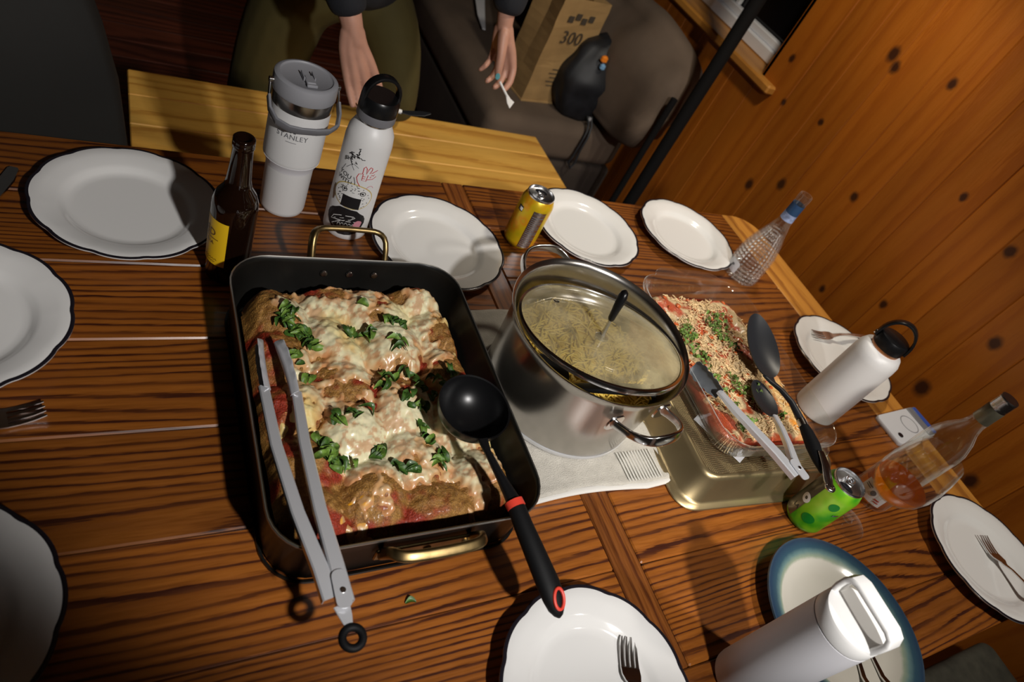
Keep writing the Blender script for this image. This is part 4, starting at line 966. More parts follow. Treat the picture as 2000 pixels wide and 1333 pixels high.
for i, (x, y_) in enumerate(BAS):
    for kk in range(dens.get(i, 3)):
        a, b_ = x+lrnd.gauss(0, 0.0055), y_+lrnd.gauss(0, 0.0055)
        put_leaf(leaf_me[lrnd.randrange(10)], a, b_, fh(a, b_)[0]+0.0045+0.0012*(kk % 3), food, lrnd)
put_leaf(leaf_big, 0.316, 0.654, fh(0.316, 0.654)[0]+0.0055, food, lrnd, 0.2, 1.1)
put_leaf(leaf_big, 0.306, 0.604, fh(0.306, 0.604)[0]+0.0055, food, lrnd, 0.3, 0.8); put_leaf(leaf_big, 0.351, 0.620, fh(0.351, 0.62)[0]+0.0055, food, lrnd, 0.3, 0.9)
tag(put_leaf(leaf_me[2], 0.298, 0.241, 0.0015, table, lrnd, 0.1, 0.8, 'herb_scrap'))
hs_ = bpy.data.objects['herb_scrap']; hs_.parent = None; hs_.location = (0.298, 0.241, TZ+0.001); tag(hs_, 'tiny green herb scrap on the bare wood in front of the roasting pan', 'herb')

# ================================================================ TONGS
def channel(pts, wd, dp, th=0.0012, up=(0, 0, 1)):
    """metal strip bent to a shallow U, open side down"""
    secs = []
    for w_, d_ in zip(wd, dp):
        h = w_/2
        secs.append([(-h, -d_), (-h, -0.0015), (-h+0.0015, 0), (h-0.0015, 0), (h, -0.0015), (h, -d_), (h-th, -d_), (h-th, -th-0.0004), (-h+th, -th-0.0004), (-h+th, -d_)])
    return sweep(pts, secs, Vector(up))
def tong_head(tip, back, wd, zc, side):
    """scalloped spoon-like grip; tip/back are points, side = which way it bulges"""
    tip, back = Vector(tip), Vector(back); d = (tip-back); L = d.length; d.normalize(); s = Vector((-d.y, d.x, 0)).normalized()*side; u = Vector((0, 0, 1))
    V, F = [], []; n, m = 17, 7
    for layer in (0, 1):
        for i in range(n):
            t_ = i/(n-1); half = wd/2*(0.42+0.58*math.sin(PI*min(1, t_*0.55+0.12)))*(1.0 if t_ < 0.85 else 1-((t_-0.85)/0.15)**2*0.45)
            for j in range(m):
                e = -1+2*j/(m-1); sc = 1+0.11*(math.sin(t_*PI*2*4.5))*(abs(e) > 0.9)*(t_ > 0.2)
                V.append(back+d*(t_*L)+u*(half*e*sc)+s*((0.008*(1-e*e)+0.006*t_*t_)*-1+layer*0.0012))
    def id_(l, i, j): return l*n*m+i*m+j
    for i in range(n-1):
        for j in range(m-1):
            F.append((id_(0, i, j), id_(0, i+1, j), id_(0, i+1, j+1), id_(0, i, j+1))); F.append((id_(1, i, j), id_(1, i, j+1), id_(1, i+1, j+1), id_(1, i+1, j)))
    for i in range(n-1):
        F.append((id_(0, i, 0), id_(1, i, 0), id_(1, i+1, 0), id_(0, i+1, 0))); F.append((id_(0, i, m-1), id_(0, i+1, m-1), id_(1, i+1, m-1), id_(1, i, m-1)))
    for j in range(m-1):
        F.append((id_(0, 0, j), id_(0, 0, j+1), id_(1, 0, j+1), id_(1, 0, j))); F.append((id_(0, n-1, j), id_(1, n-1, j), id_(1, n-1, j+1), id_(0, n-1, j+1)))
    return V, F
tg = thing('serving_tongs', 'steel tongs lying open across the roasting pan with a black hanging ring', 'tongs', (0.19, 0.24, 0.09))
la = [(0.1585, 0.512, 0.079), (0.1585, 0.42, 0.091), (0.1665, 0.33, 0.099), (0.1780, 0.265, 0.101), (0.1835, 0.232, 0.100)]
ra = [(0.1960, 0.500, 0.079), (0.1900, 0.42, 0.091), (0.1900, 0.33, 0.099), (0.1940, 0.265, 0.102), (0.1960, 0.225, 0.101)]
part('arm', channel(la, [0.012, 0.013, 0.014, 0.016, 0.019], [0.006, 0.007, 0.008, 0.009, 0.009]), M['steel2'], tg, ang=35)
part('arm', channel(ra, [0.012, 0.013, 0.014, 0.016, 0.018], [0.006, 0.007, 0.008, 0.009, 0.009]), M['steel2'], tg, ang=35)
part('grip_head', tong_head((0.1530, 0.580, 0.080), (0.1585, 0.506, 0.076), 0.026, 0, 1), M['steel2'], tg)
part('grip_head', tong_head((0.1930, 0.578, 0.080), (0.1960, 0.496, 0.076), 0.028, 0, -1), M['steel2'], tg)
part('pivot_plate', mv(loft([[(x, y_, 0) for x, y_ in rrect(0.016, 0.040, 0.007, 4)], [(x, y_, 0.0012) for x, y_ in rrect(0.016, 0.040, 0.007, 4)]]), 0.1935, 0.238, 0.1025), M['steel2'], tg, ang=35)
part('rivet', mv(lathe([(0, 0), (0.0032, 0), (0.003, 0.001), (0, 0.0016)], 16), 0.194, 0.236, 0.1036), M['chrome'], tg)
part('locking_tab', sweep([(0.1915, 0.224, 0.097), (0.1935, 0.212, 0.097), (0.1950, 0.200, 0.0965)], [rrect(0.017, 0.0016, 0.0006, 1), rrect(0.013, 0.0016, 0.0006, 1), rrect(0.007, 0.0016, 0.0006, 1)]), M['steel2'], tg)
part('hanging_ring', [Vector(v) for v in tube([(0.1960+0.0100*math.cos(a), 0.1910+0.0100*math.sin(a), 0.0960) for a in [2*PI*i/28 for i in range(28)]], 0.0042, 12, closed=True)[0]] and tube([(0.1960+0.0100*math.cos(a), 0.1910+0.0100*math.sin(a), 0.0960) for a in [2*PI*i/28 for i in range(28)]], 0.0042, 12, closed=True), M['black_soft'], tg)

# ================================================================ LADLE
ld = thing('ladle', 'big black ladle with coral red handle accents lying across the corner of the roasting pan', 'ladle', (0.414, 0.444, 0.06))
bc = Vector((0.4075, 0.4355, 0.114)); BR = 0.050
bp_ = []
for r_, z in [(BR*math.sin(t_), -BR*math.cos(t_)*0.86) for t_ in [PI/2*i/12 for i in range(13)]]: bp_.append((r_, z))
bi_ = [((BR-0.0022)*math.sin(t_), -(BR-0.0022)*math.cos(t_)*0.86) for t_ in [PI/2*i/12 for i in range(12, -1, -1)]]
bp_[0] = (0, bp_[0][1]); bi_[-1] = (0, bi_[-1][1])
part('bowl', mv(xf(lathe(bp_+[(BR, 0.001)]+bi_, 56), Matrix.Rotation(0.05, 4, 'X')), *bc), M['black'], ld, ang=60)
hp = [(0.4020, 0.386, 0.112), (0.4030, 0.368, 0.111), (0.4100, 0.335, 0.107), (0.4175, 0.300, 0.1035)]
neck = part('neck', sweep(hp, [rrect(0.014, 0.006, 0.0025, 2), rrect(0.009, 0.007, 0.003, 2), rrect(0.012, 0.009, 0.004, 2), rrect(0.019, 0.013, 0.006, 2)]), M['black'], ld, ang=60)
def oval(w_, h): return circ(w_/2, 16, h/2)
part('collar', sweep([(0.4172, 0.301, 0.1035), (0.4185, 0.292, 0.1030)], [oval(0.0245, 0.0215)]*2), M['red'], ld, ang=60)
hh = [(0.4185, 0.292, 0.1030), (0.4200, 0.270, 0.1005), (0.4250, 0.235, 0.095), (0.4310, 0.200, 0.088), (0.4335, 0.184, 0.084), (0.4350, 0.173, 0.080), (0.4360, 0.166, 0.077), (0.4365, 0.1635, 0.0755)]
hdl = part('handle', sweep(hh, [oval(0.023, 0.020), oval(0.024, 0.022), oval(0.027, 0.023), oval(0.030, 0.022), oval(0.028, 0.020), oval(0.022, 0.016), oval(0.011, 0.010), oval(0.003, 0.003)]), M['black_soft'], ld, ang=70)
ey = Vector((0.4348, 0.1795, 0.0925))
ring_e = [(0.0062*math.cos(a), 0.0115*math.sin(a), 0.0) for a in [2*PI*i/28 for i in range(28)]]
Re = Matrix.Translation(ey) @ Matrix.Rotation(-0.08, 4, 'Z') @ Matrix.Rotation(0.42, 4, 'X')
part('eyelet', xf(tube(ring_e, 0.0020, 8, closed=True), Re), M['red'], ld)
M['red_dark'] = plain('deep_red_plastic', (0.42, 0.03, 0.03), 0.35)
part('eyelet_web', xf(loft([[(x*0.95, y_*0.95, 0.0) for x, y_, z in ring_e], [(x*0.45, y_*0.5, -0.0035) for x, y_, z in ring_e]], False, False), Re), M['red_dark'], ld)
part('eyelet_hole', xf(blob_patch([(x*0.45, y_*0.5) for x, y_, z in ring_e], 1), Re @ Matrix.Translation((0, 0, -0.0034))), M['white_plastic'], ld)

# ================================================================ TOWEL
def towel():
    nx, ny = 60, 54; V, F = [], []
    x0, x1, y0, y1 = 0.475, 0.775, 0.338, 0.700
    for layer in (0, 1):
        for j in range(ny+1):
            for i in range(nx+1):
                u, v = i/nx, j/ny
                x = x0+(x1-x0)*u+0.006*math.sin(v*5+1); y_ = y0+(y1-y0)*v+0.008*math.sin(u*4.0)+(0.010*max(0, u-0.8)*5*(1-v))
                r_ = math.hypot(x-0.636, y_-0.526)
                z = 0.0035+0.0045*smoothstep(0.135, 0.165, r_)*(0.5+0.9*N.noise(Vector((x*16, y_*16, 2))))
                z = max(z, 0.0032)
                e = min(u, 1-u, v, 1-v)
                z += 0.0018*math.exp(-((e-0.018)/0.006)**2)
                V.append((x, y_, z if layer else 0.0006))
    def q(l, i, j): return l*(nx+1)*(ny+1)+j*(nx+1)+i
    for j in range(ny):
        for i in range(nx):
            F.append((q(1, i, j), q(1, i+1, j), q(1, i+1, j+1), q(1, i, j+1))); F.append((q(0, i, j), q(0, i, j+1), q(0, i+1, j+1), q(0, i+1, j)))
    for i in range(nx):
        F.append((q(0, i, 0), q(0, i+1, 0), q(1, i+1, 0), q(1, i, 0))); F.append((q(0, i, ny), q(1, i, ny), q(1, i+1, ny), q(0, i+1, ny)))
    for j in range(ny):
        F.append((q(0, 0, j), q(1, 0, j), q(1, 0, j+1), q(0, 0, j+1))); F.append((q(0, nx, j), q(0, nx, j+1), q(1, nx, j+1), q(1, nx, j)))
    return V, F
tw = thing('hand_towel', 'folded cream terry towel under the stock pot', 'towel', (0.625, 0.52, 0))
part('cloth', towel(), M['towel'], tw, ang=80)
M['towel_hem'] = plain('white_woven_hem', (0.66, 0.64, 0.60), 0.8)
hemp = []
for i in range(41):
    u = i/40; x = 0.475+0.300*u+0.006*math.sin(1); y_ = 0.338+0.008*math.sin(u*4)+(0.010*max(0, u-0.8)*5); hemp.append((x, y_-0.0002, 0.0030))
part('hem', sweep(hemp, [rrect(0.011, 0.0060, 0.0028, 2)]*len(hemp)), M['towel_hem'], tw, ang=80)
hem2 = [(0.776, 0.345+0.0, 0.003), (0.7775, 0.40, 0.003), (0.778, 0.5, 0.003), (0.7745, 0.6, 0.003), (0.770, 0.69, 0.003)]
part('hem', sweep(hem2, [rrect(0.009, 0.006, 0.0028, 2)]*5), M['towel_hem'], tw, ang=80)
M['weave'] = plain('woven_band', (0.58, 0.56, 0.51), 0.8)
part('woven_band', join(*[mv(cbox(-0.0012, 0.0012, -0.026, 0.026, 0, 0.0013, 0.0003), 0.690+0.006*i, 0.372, 0.0068) for i in range(12)]), M['weave'], tw)

# ================================================================ STOCK POT
PX, PY = 0.636, 0.526; PZ = 0.0045
pot = thing('stock_pot', 'large stainless steel stock pot standing on the cream towel', 'pot', (PX, PY, PZ))
pp_ = [(0, 0.0), (0.124, 0.0), (0.130, 0.003), (0.1330, 0.010), (0.1345, 0.05), (0.1365, 0.10), (0.1395, 0.140), (0.1420, 0.154), (0.1475, 0.1605), (0.1482, 0.1620), (0.1475, 0.1635), (0.1430, 0.1610), (0.1395, 0.1555), (0.1372, 0.140), (0.1342, 0.10), (0.1322, 0.05), (0.1300, 0.010), (0.126, 0.005), (0, 0.004)]
part('body', lathe(pp_, 112), M['steel'], pot, absolute=False, ang=60)
part('base_disc', lathe([(0.118, -0.0002), (0.1318, 0.002), (0.1338, 0.0055), (0.1338, 0.0105), (0.1325, 0.0125)], 96), M['steel2'], pot, absolute=False, ang=30)
def pot_handle(a):
    d = Vector((math.cos(a), math.sin(a), 0)); s = Vector((-d.y, d.x, 0)); Z_ = Vector((0, 0, 1))
    pts = []
    for sy, o_, z in ((-0.052, 0.136, 0.122), (-0.051, 0.150, 0.128), (-0.047, 0.170, 0.136), (-0.034, 0.186, 0.142), (-0.014, 0.192, 0.144), (0.014, 0.192, 0.144), (0.034, 0.186, 0.142), (0.047, 0.170, 0.136), (0.051, 0.150, 0.128), (0.052, 0.136, 0.122)):
        pts.append(d*o_+s*sy+Z_*z)
    w2 = [0.016, 0.013, 0.0125, 0.015, 0.018, 0.018, 0.015, 0.0125, 0.013, 0.016]
    pts, w2 = curve(pts, w2, 4)
    h = part('handle', sweep(pts, [rrect(0.0055, w_, 0.0022, 3) for w_ in w2]), M['chrome'], pot, absolute=False, ang=60)
    for sy in (-0.052, 0.052):
        part('weld_plate', xf(loft([rr3(0.030, 0.030, 0.010, 0.0), rr3(0.028, 0.028, 0.010, 0.0025)]), Matrix.Translation(d*0.1372+s*sy*0.93+Z_*0.122) @ d.to_track_quat('Z', 'Y').to_matrix().to_4x4()), M['chrome'], h, absolute=False)
pot_handle(math.radians(95)); pot_handle(math.radians(-83))

# pasta: yellow noodles heaped in the pot
k = NT('buttered_noodle'); n_ = k.noise(k.objc(), 40, 2); k.l(k.ramp(n_, [(0.3, (0.62, 0.40, 0.05)), (0.7, (0.82, 0.60, 0.14))]), k.b.inputs['Base Color']); k.b.inputs['Roughness'].default_value = 0.35; M['noodle'] = k.m
prn = random.Random(9); pieces = [lathe([(0, 0.078), (0.126, 0.078), (0.127, 0.086), (0.110, 0.092), (0.06, 0.096), (0, 0.097)], 40)]
for i in range(520):
    r_ = 0.122*math.sqrt(prn.random()); a = prn.random()*2*PI; c0 = Vector((r_*math.cos(a), r_*math.sin(a), 0.0)); th = prn.random()*2*PI; kk = prn.uniform(-45, 45); pts = []; p = c0.copy()
    for s_ in range(7):
        rr_ = math.hypot(p.x, p.y)
        if rr_ > 0.126: break
        pts.append(Vector((p.x, p.y, 0.096-0.30*max(0, rr_-0.05)**1.6*0.9+0.006*N.noise(Vector((p.x*30, p.y*30, i*0.13)))+prn.uniform(-0.0006, 0.0006)+0.004*(i/520))))
        p = p+Vector((math.cos(th), math.sin(th), 0))*0.008; th += kk*0.008
    if len(pts) >= 3: pieces.append(tube(pts, 0.0016, 5))
o = ob('noodles', mesh(*join(*pieces), M['noodle'], True, 'noodles', 80)); o.location = (PX, PY, TZ+PZ); tag(o, 'heap of yellow buttered noodles inside the stock pot', 'pasta', kind='stuff')

# lid, sitting low at the back and propped up at the front
LN = Vector((0.043, 0.214, 1.0)).normalized(); LC = Vector((0.638, 0.522, 0.155))
LM = Matrix.Translation(LC) @ LN.to_track_quat('Z', 'Y').to_matrix().to_4x4()
pl = thing('pot_lid', 'steamed-up glass lid with a steel rim tilted inside the stock pot mouth', 'lid', (0.638, 0.522, 0.155))
dome = [(0.1325, 0.0), (0.120, 0.0030), (0.110, 0.0075), (0.095, 0.0105), (0.06, 0.0130), (0.012, 0.0140)]
part('glass', xf(lathe([(0, 0.0141)]+[(r_, z) for r_, z in reversed(dome)]+[(r_, z-0.0035) for r_, z in dome]+[(0, 0.0105)], 96), LM), M['lid_glass'], pl, ang=60)
part('steel_rim', xf(lathe([(0.1305, -0.006), (0.1345, -0.006), (0.1352, 0.0), (0.1345, 0.0025), (0.1305, 0.0030), (0.1300, 0.0018), (0.1325, 0.0008), (0.1325, -0.004)], 112, close=True), LM), M['chrome'], pl, ang=60)
part('vent_eyelet', mv(xf(lathe([(0.0022, 0.0), (0.0048, 0.0), (0.0048, 0.0018), (0.0022, 0.0022)], 20, close=True), LN.to_track_quat('Z', 'Y').to_matrix().to_4x4()), *(LC+Vector((-0.052, 0.066, -0.052*-0.043+0.066*-0.214))+LN*0.0100)), M['chrome'], pl)
kb = Vector((0.621, 0.506, 0.171)); lift = (LN+Vector((0.02, 0.0, 0))).normalized()
part('grip_bracket', join(mv(xf(lathe([(0, 0), (0.011, 0), (0.0105, 0.003), (0.007, 0.0055), (0, 0.006)], 24), LN.to_track_quat('Z', 'Y').to_matrix().to_4x4()), *(kb-LN*0.004)),
     sweep([kb, kb+lift*0.010, kb+lift*0.024, kb+lift*0.034], [rrect(0.012, 0.006, 0.002, 2), rrect(0.009, 0.005, 0.002, 2), rrect(0.008, 0.004, 0.0015, 2), rrect(0.008, 0.004, 0.0015, 2)], up=Vector((0.8, -0.4, 0.2)))), M['chrome'], pl, ang=40)
part('grip', sweep([kb+lift*z for z in (0.028, 0.031, 0.040, 0.058, 0.070, 0.077, 0.080)], [circ(r_, 16, r_*0.8) for r_ in (0.0045, 0.0062, 0.0068, 0.0085, 0.0088, 0.0065, 0.002)], up=Vector((0.8, -0.4, 0.2))), M['black'], pl, ang=70)
# black utensil handle lying across the near side under the lid
ps = thing('pasta_spoon', 'black utensil handle sticking out from under the pot lid at the near rim', 'utensil', (0.60, 0.42, 0.16))
hp = [(0.545, 0.450, 0.122), (0.553, 0.440, 0.138), (0.573, 0.424, 0.156), (0.605, 0.410, 0.169), (0.635, 0.4035, 0.1735), (0.654, 0.400, 0.1735)]
part('handle', sweep(hp, [rrect(0.010, 0.005, 0.002, 2), rrect(0.014, 0.006, 0.002, 2), rrect(0.020, 0.008, 0.003, 2), rrect(0.023, 0.009, 0.003, 2), rrect(0.022, 0.009, 0.003, 2), rrect(0.022, 0.010, 0.003, 2)]), M['black'], ps, ang=40)
part('hook_plate', sweep([(0.645, 0.4045, 0.1785), (0.655, 0.402, 0.1785)], [rrect(0.016, 0.0012, 0.0005, 1)]*2), M['chrome'], ps)
part('head', xf(lathe([(0, -0.014), (0.02, -0.011), (0.032, 0.0), (0.030, 0.0), (0.019, -0.009), (0, -0.012)], 28), Matrix.Translation((0.545, 0.485, 0.118))), M['black'], ps, ang=70)
part('shaft', tube([(0.546, 0.452, 0.121), (0.546, 0.462, 0.118)], 0.004, 10), M['black'], ps)

# ================================================================ UPTURNED BAKING TIN AND GLASS DISH
bt = thing('baking_tin', 'gold metal baking tin turned upside down beneath the glass dish', 'baking tin', (0.965, 0.50, 0))
TINM = Matrix.Translation((0.757, 0.285, 0)) @ Matrix.Rotation(math.radians(-4), 4, 'Z') @ Matrix.Translation((-0.757, -0.285, 0))
def tr_(w_, l, r_, z): return [TINM @ Vector(p) for p in rr3(w_, l, r_, z, 0.945, 0.500, 8)]
TW, TL = 0.375, 0.430
tin = [tr_(TW, TL, 0.040, 0.0), tr_(TW+0.003, TL+0.003, 0.041, 0.002), tr_(TW, TL, 0.040, 0.0045), tr_(TW-0.018, TL-0.014, 0.036, 0.006), tr_(TW-0.030, TL-0.022, 0.034, 0.010), tr_(TW-0.062, TL-0.046, 0.030, 0.050), tr_(TW-0.068, TL-0.050, 0.028, 0.0555), tr_(TW-0.080, TL-0.062, 0.024, 0.058), tr_(TW-0.084, TL-0.066, 0.022, 0.057)]
k = NT('quilted_gold_tin'); k.b.inputs['Base Color'].default_value = (0.36, 0.28, 0.15, 1); k.b.inputs['Metallic'].default_value = 0.85; k.b.inputs['Roughness'].default_value = 0.33
s_ = k.n('ShaderNodeSeparateXYZ'); k.l(k.objc(), s_.inputs[0])
w1 = k.math('SINE', k.math('MULTIPLY', k.math('ADD', s_.outputs[0], s_.outputs[1]), 900.0)); w2 = k.math('SINE', k.math('MULTIPLY', k.math('SUBTRACT', s_.outputs[0], s_.outputs[1]), 900.0))
k.bump(k.math('MULTIPLY', w1, w2), 0.6, 0.0006); M['quilt'] = k.m
part('body', loft(tin, cap0=False, cap1=False), M['gold_tin'], bt, ang=70)
part('bottom_panel', loft([tr_(TW-0.084, TL-0.066, 0.022, 0.057), tr_(TW-0.2, TL-0.2, 0.02, 0.0572)], cap0=False), M['quilt'], bt, ang=70)
napk = thing('paper_napkin', 'white paper slip sticking out between the gold tin and glass dish', 'napkin', (0.86, 0.36, 0.0575))
part('sheet', mv(xf(cbox(-0.05, 0.05, -0.05, 0.05, 0, 0.001, 0.0003), Matrix.Rotation(0.45, 4, 'Z')), 0.900, 0.392, 0.0580), M['paper_white'], napk)

GD = Matrix.Translation((0.958, 0.505, 0.0595)) @ Matrix.Rotation(math.radians(-4), 4, 'Z')
gd = thing('glass_baking_dish', 'clear glass baking dish on the upturned gold tin', 'baking dish', (0.958, 0.505, 0.0595))
GW, GL, GH = 0.262, 0.385, 0.054
def g3(w_, l, r_, z): return rr3(w_, l, r_, z, 0, 0, 8)
gr = [g3(GW-0.07, GL-0.07, 0.035, 0.0), g3(GW-0.042, GL-0.042, 0.040, 0.001), g3(GW-0.026, GL-0.026, 0.044, 0.008), g3(GW-0.006, GL-0.006, 0.050, GH-0.008), g3(GW+0.004, GL+0.004, 0.053, GH-0.004), g3(GW+0.006, GL+0.006, 0.054, GH), g3(GW+0.002, GL+0.002, 0.052, GH+0.002), g3(GW-0.010, GL-0.010, 0.048, GH-0.001),
      g3(GW-0.016, GL-0.016, 0.046, GH-0.010), g3(GW-0.036, GL-0.036, 0.040, 0.011), g3(GW-0.052, GL-0.052, 0.036, 0.0055), g3(GW-0.08, GL-0.08, 0.03, 0.005)]
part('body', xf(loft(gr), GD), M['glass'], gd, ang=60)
for sgn in (1, -1):
    tab = []
    for z in (GH-0.003, GH+0.002):
        tab.append([(x, sgn*y_, z) for x, y_ in ([(-0.085, GL/2+0.001), (-0.078, GL/2+0.012), (-0.066, GL/2+0.020), (-0.03, GL/2+0.023), (0.03, GL/2+0.023), (0.066, GL/2+0.020), (0.078, GL/2+0.012), (0.085, GL/2+0.001)][::sgn])])
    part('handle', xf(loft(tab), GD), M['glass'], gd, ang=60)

dish = thing('shredded_cheese_bake', 'bake with shredded cheese, tomato and chopped herbs in the glass dish', 'food', (0.958, 0.505, 0.0655))
IW, IL = 0.218, 0.335
def bin_(x, y_):
    dx = abs(x)-(IW/2-0.036); dy = abs(y_)-(IL/2-0.036); d = math.hypot(max(dx, 0), max(dy, 0))+min(max(dx, dy), 0); return 0.036-d
def bh(x, y_): return 0.026+0.0075*N.noise(Vector((x*22, y_*22, 3)))+0.003*N.noise(Vector((x*60, y_*60, 7)))-0.004*smoothstep(0.0, -0.08, y_-0.0)*0
V, F, cols, idx = [], [], [], {}
nx, ny = 110, 168
for j in range(ny+1):
    for i in range(nx+1):
        x, y_ = -IW/2+IW*i/nx, -IL/2+IL*j/ny; m = bin_(x, y_)
        if m < -0.0005: continue
        h = bh(x, y_)+0.0012*N.noise(Vector((x*260, y_*260, 1)))
        z = max(0.0, h*smoothstep(-0.006, 0.010, m)**0.6)
        idx[(i, j)] = len(V); V.append(tuple(GD @ Vector((x, y_, z+0.0065))))
        r_ = smoothstep(-0.1, 0.3, N.noise(Vector((x*26, y_*26, 11)))+0.5*N.noise(Vector((x*80, y_*80, 2)))+0.55*smoothstep(0.02, 0.0, m)-0.05)
        col = lerp3((0.68, 0.50, 0.27), (0.50, 0.075, 0.02), r_)
        og = smoothstep(0.0, 0.03, x-0.045)*smoothstep(0.02, -0.02, y_+0.03); col = lerp3(col, (0.78, 0.50, 0.17), og*0.8)
        col = lerp3(col, (0.85, 0.30, 0.02), og*smoothstep(0.05, 0.25, N.noise(Vector((x*35, y_*35, 17)))))
        cols.append(col)
for j in range(ny):
    for i in range(nx):
        q = [(i, j), (i+1, j), (i+1, j+1), (i, j+1)]
        if all(p in idx for p in q): F.append(tuple(idx[p] for p in q))
M['bake2'] = tint_mat('saucy_bake', 0.4, 0.9, 350, 0.002, 0.3, 0.35, 420)
colmesh('sauce_layer', V, F, cols, M['bake2'], dish)
# side of the sauce seen through the glass
M['sauce'] = plain('tomato_sauce', (0.30, 0.028, 0.010), 0.35, nz=0.6, nscale=45, coat=0.3)
part('sauce_side', xf(loft([g3(IW-0.020, IL-0.020, 0.034, 0.0072), g3(IW-0.004, IL-0.004, 0.036, 0.010), g3(IW+0.002, IL+0.002, 0.037, 0.022), g3(IW-0.004, IL-0.004, 0.035, 0.0260)], cap1=False), GD), M['sauce'], dish, ang=80)
crn = random.Random(31); shr = []
def strand(p, a, L, r_, tilt):
    d = Vector((math.cos(a), math.sin(a), tilt)); s = Vector((-math.sin(a), math.cos(a), 0)); b = crn.uniform(-0.25, 0.25)
    pts = [p-d*L/2, p+s*(b*L)*0.5, p+d*L/2]
    return sweep(pts, [rrect(r_*2, r_*1.3, r_*0.4, 1)]*3)
for i in range(2600):
    x, y_ = crn.uniform(-IW/2+0.008, IW/2-0.008), crn.uniform(-IL/2+0.008, IL/2-0.008)
    if bin_(x, y_) < 0.008: continue
    if N.noise(Vector((x*20, y_*20, 5))) < -0.14: continue
    if x > 0.05 and y_ < -0.03 and crn.random() < 0.75: continue
    shr.append(strand(Vector((x, y_, bh(x, y_)+0.0078+crn.uniform(0, 0.0025))), crn.uniform(0, PI), crn.uniform(0.006, 0.014), crn.uniform(0.0005, 0.0009), crn.uniform(-0.25, 0.25)))
M['shred'] = plain('shredded_cheese', (0.72, 0.52, 0.27), 0.45, nz=0.25, nscale=70)
so = part('shredded_cheese', xf(join(*shr), GD), M['shred'], dish, ang=30); so['kind'] = 'stuff'
tom = []
for i in range(70):
    x, y_ = crn.uniform(-IW/2+0.012, IW/2-0.012), crn.uniform(-IL/2+0.012, IL/2-0.012)
    if bin_(x, y_) < 0.012: continue
    tom.append(mv(xf(lathe([(0, -0.002), (crn.uniform(0.003, 0.006), 0), (0.002, 0.002), (0, 0.0024)], 7), Matrix.Rotation(crn.random()*6, 4, 'Z') @ Matrix.Scale(crn.uniform(0.6, 1.6), 4, (1, 0, 0))), x, y_, bh(x, y_)+0.0085))
M['tomato'] = plain('tomato_bits', (0.45, 0.09, 0.02), 0.3, nz=0.3, nscale=90, coat=0.3)
so = part('tomato_bits', xf(join(*tom), GD), M['tomato'], dish, ang=60); so['kind'] = 'stuff'
M['parsley'] = plain('chopped_herb_green', (0.11, 0.18, 0.028), 0.7, nz=0.6, nscale=160)
pme = [mesh(*leaf(crn.uniform(0.007, 0.013), crn.uniform(0.006, 0.009), crn.uniform(0.2, 0.6), crn.uniform(-0.3, 0.3), crn), M['parsley'] if i % 2 else M['basil_light'], True, 'herb_leaf', 80) for i in range(6)]
HERB = [(0.885, 0.576), (0.898, 0.558), (0.87, 0.545), (0.979, 0.608), (0.974, 0.585), (0.899, 0.522), (0.884, 0.507), (0.978, 0.566), (0.991, 0.531), (0.927, 0.464), (0.890, 0.472), (0.935, 0.441), (0.878, 0.435), (0.890, 0.392), (0.906, 0.385), (0.996, 0.392), (0.890, 0.367), (0.89, 0.413), (0.905, 0.585), (1.0, 0.60), (0.96, 0.42)]
for i, (x, y_) in enumerate(HERB):
    for kk in range(11 if i in (0, 1, 3, 4, 5, 7, 11) else 6):
        a, b_ = x+crn.gauss(0, 0.009), y_+crn.gauss(0, 0.009); lc = GD.inverted() @ Vector((a, b_, 0))
        if bin_(lc.x, lc.y) < 0.006: continue
        put_leaf(pme[crn.randrange(6)], a, b_, 0.0595+bh(lc.x, lc.y)+0.0095, dish, crn, 0.8, 1.0, 'herb_leaf')

# serving spoon and second tongs
ss = thing('serving_spoon', 'black slotless serving spoon with a steel band resting on the glass dish', 'spoon', (1.02, 0.51, 0.11))
def spoon_bowl(c, ax, L, wd, dp):
    c, ax = Vector(c), Vector(ax).normalized(); s = Vector((0, 0, 1)).cross(ax).normalized(); u = ax.cross(s)
    rings = []
    for k_, (f, lo) in enumerate([(0.02, 0), (0.35, 0), (0.65, 0), (0.88, 0), (1.0, 0), (1.0, 1), (0.86, 1), (0.63, 1), (0.34, 1), (0.02, 1)]):
        rings.append([c+ax*(L/2*f*math.cos(a)*(1.0 if math.cos(a) > 0 else 1.05))+s*(wd/2*f*math.sin(a)*(1-0.12*math.cos(a)))-u*(dp*(1-f*f)-lo*0.0022) for a in [2*PI*i/36 for i in range(36)]])
    return loft(rings)
part('bowl', spoon_bowl((1.006, 0.508, 0.1375), (0.030, 0.12, 0.034), 0.126, 0.068, 0.014), M['grey_nylon'], ss, ang=70)
sh_ = [(0.9920, 0.452, 0.119), (0.9905, 0.436, 0.120), (0.9900, 0.415, 0.126), (0.987, 0.385, 0.131), (0.979, 0.348, 0.131)]
part('neck', sweep(sh_, [rrect(0.024, 0.004, 0.0015, 2), rrect(0.013, 0.006, 0.0025, 2), rrect(0.010, 0.008, 0.0035, 2), rrect(0.011, 0.010, 0.0045, 2), rrect(0.014, 0.013, 0.006, 2)]), M['grey_nylon'], ss, ang=70)
part('steel_band', sweep([(0.979, 0.350, 0.131), (0.976, 0.338, 0.131)], [circ(0.0078, 18)]*2), M['chrome'], ss, ang=50)
part('handle', sweep([(0.976, 0.338, 0.131), (0.973, 0.325, 0.131), (0.966, 0.302, 0.131), (0.957, 0.278, 0.131), (0.948, 0.256, 0.131)], [circ(0.0078, 18), circ(0.0098, 18), circ(0.0115, 18), circ(0.0095, 18), circ(0.0050, 18)]), M['black_soft'], ss, ang=70)
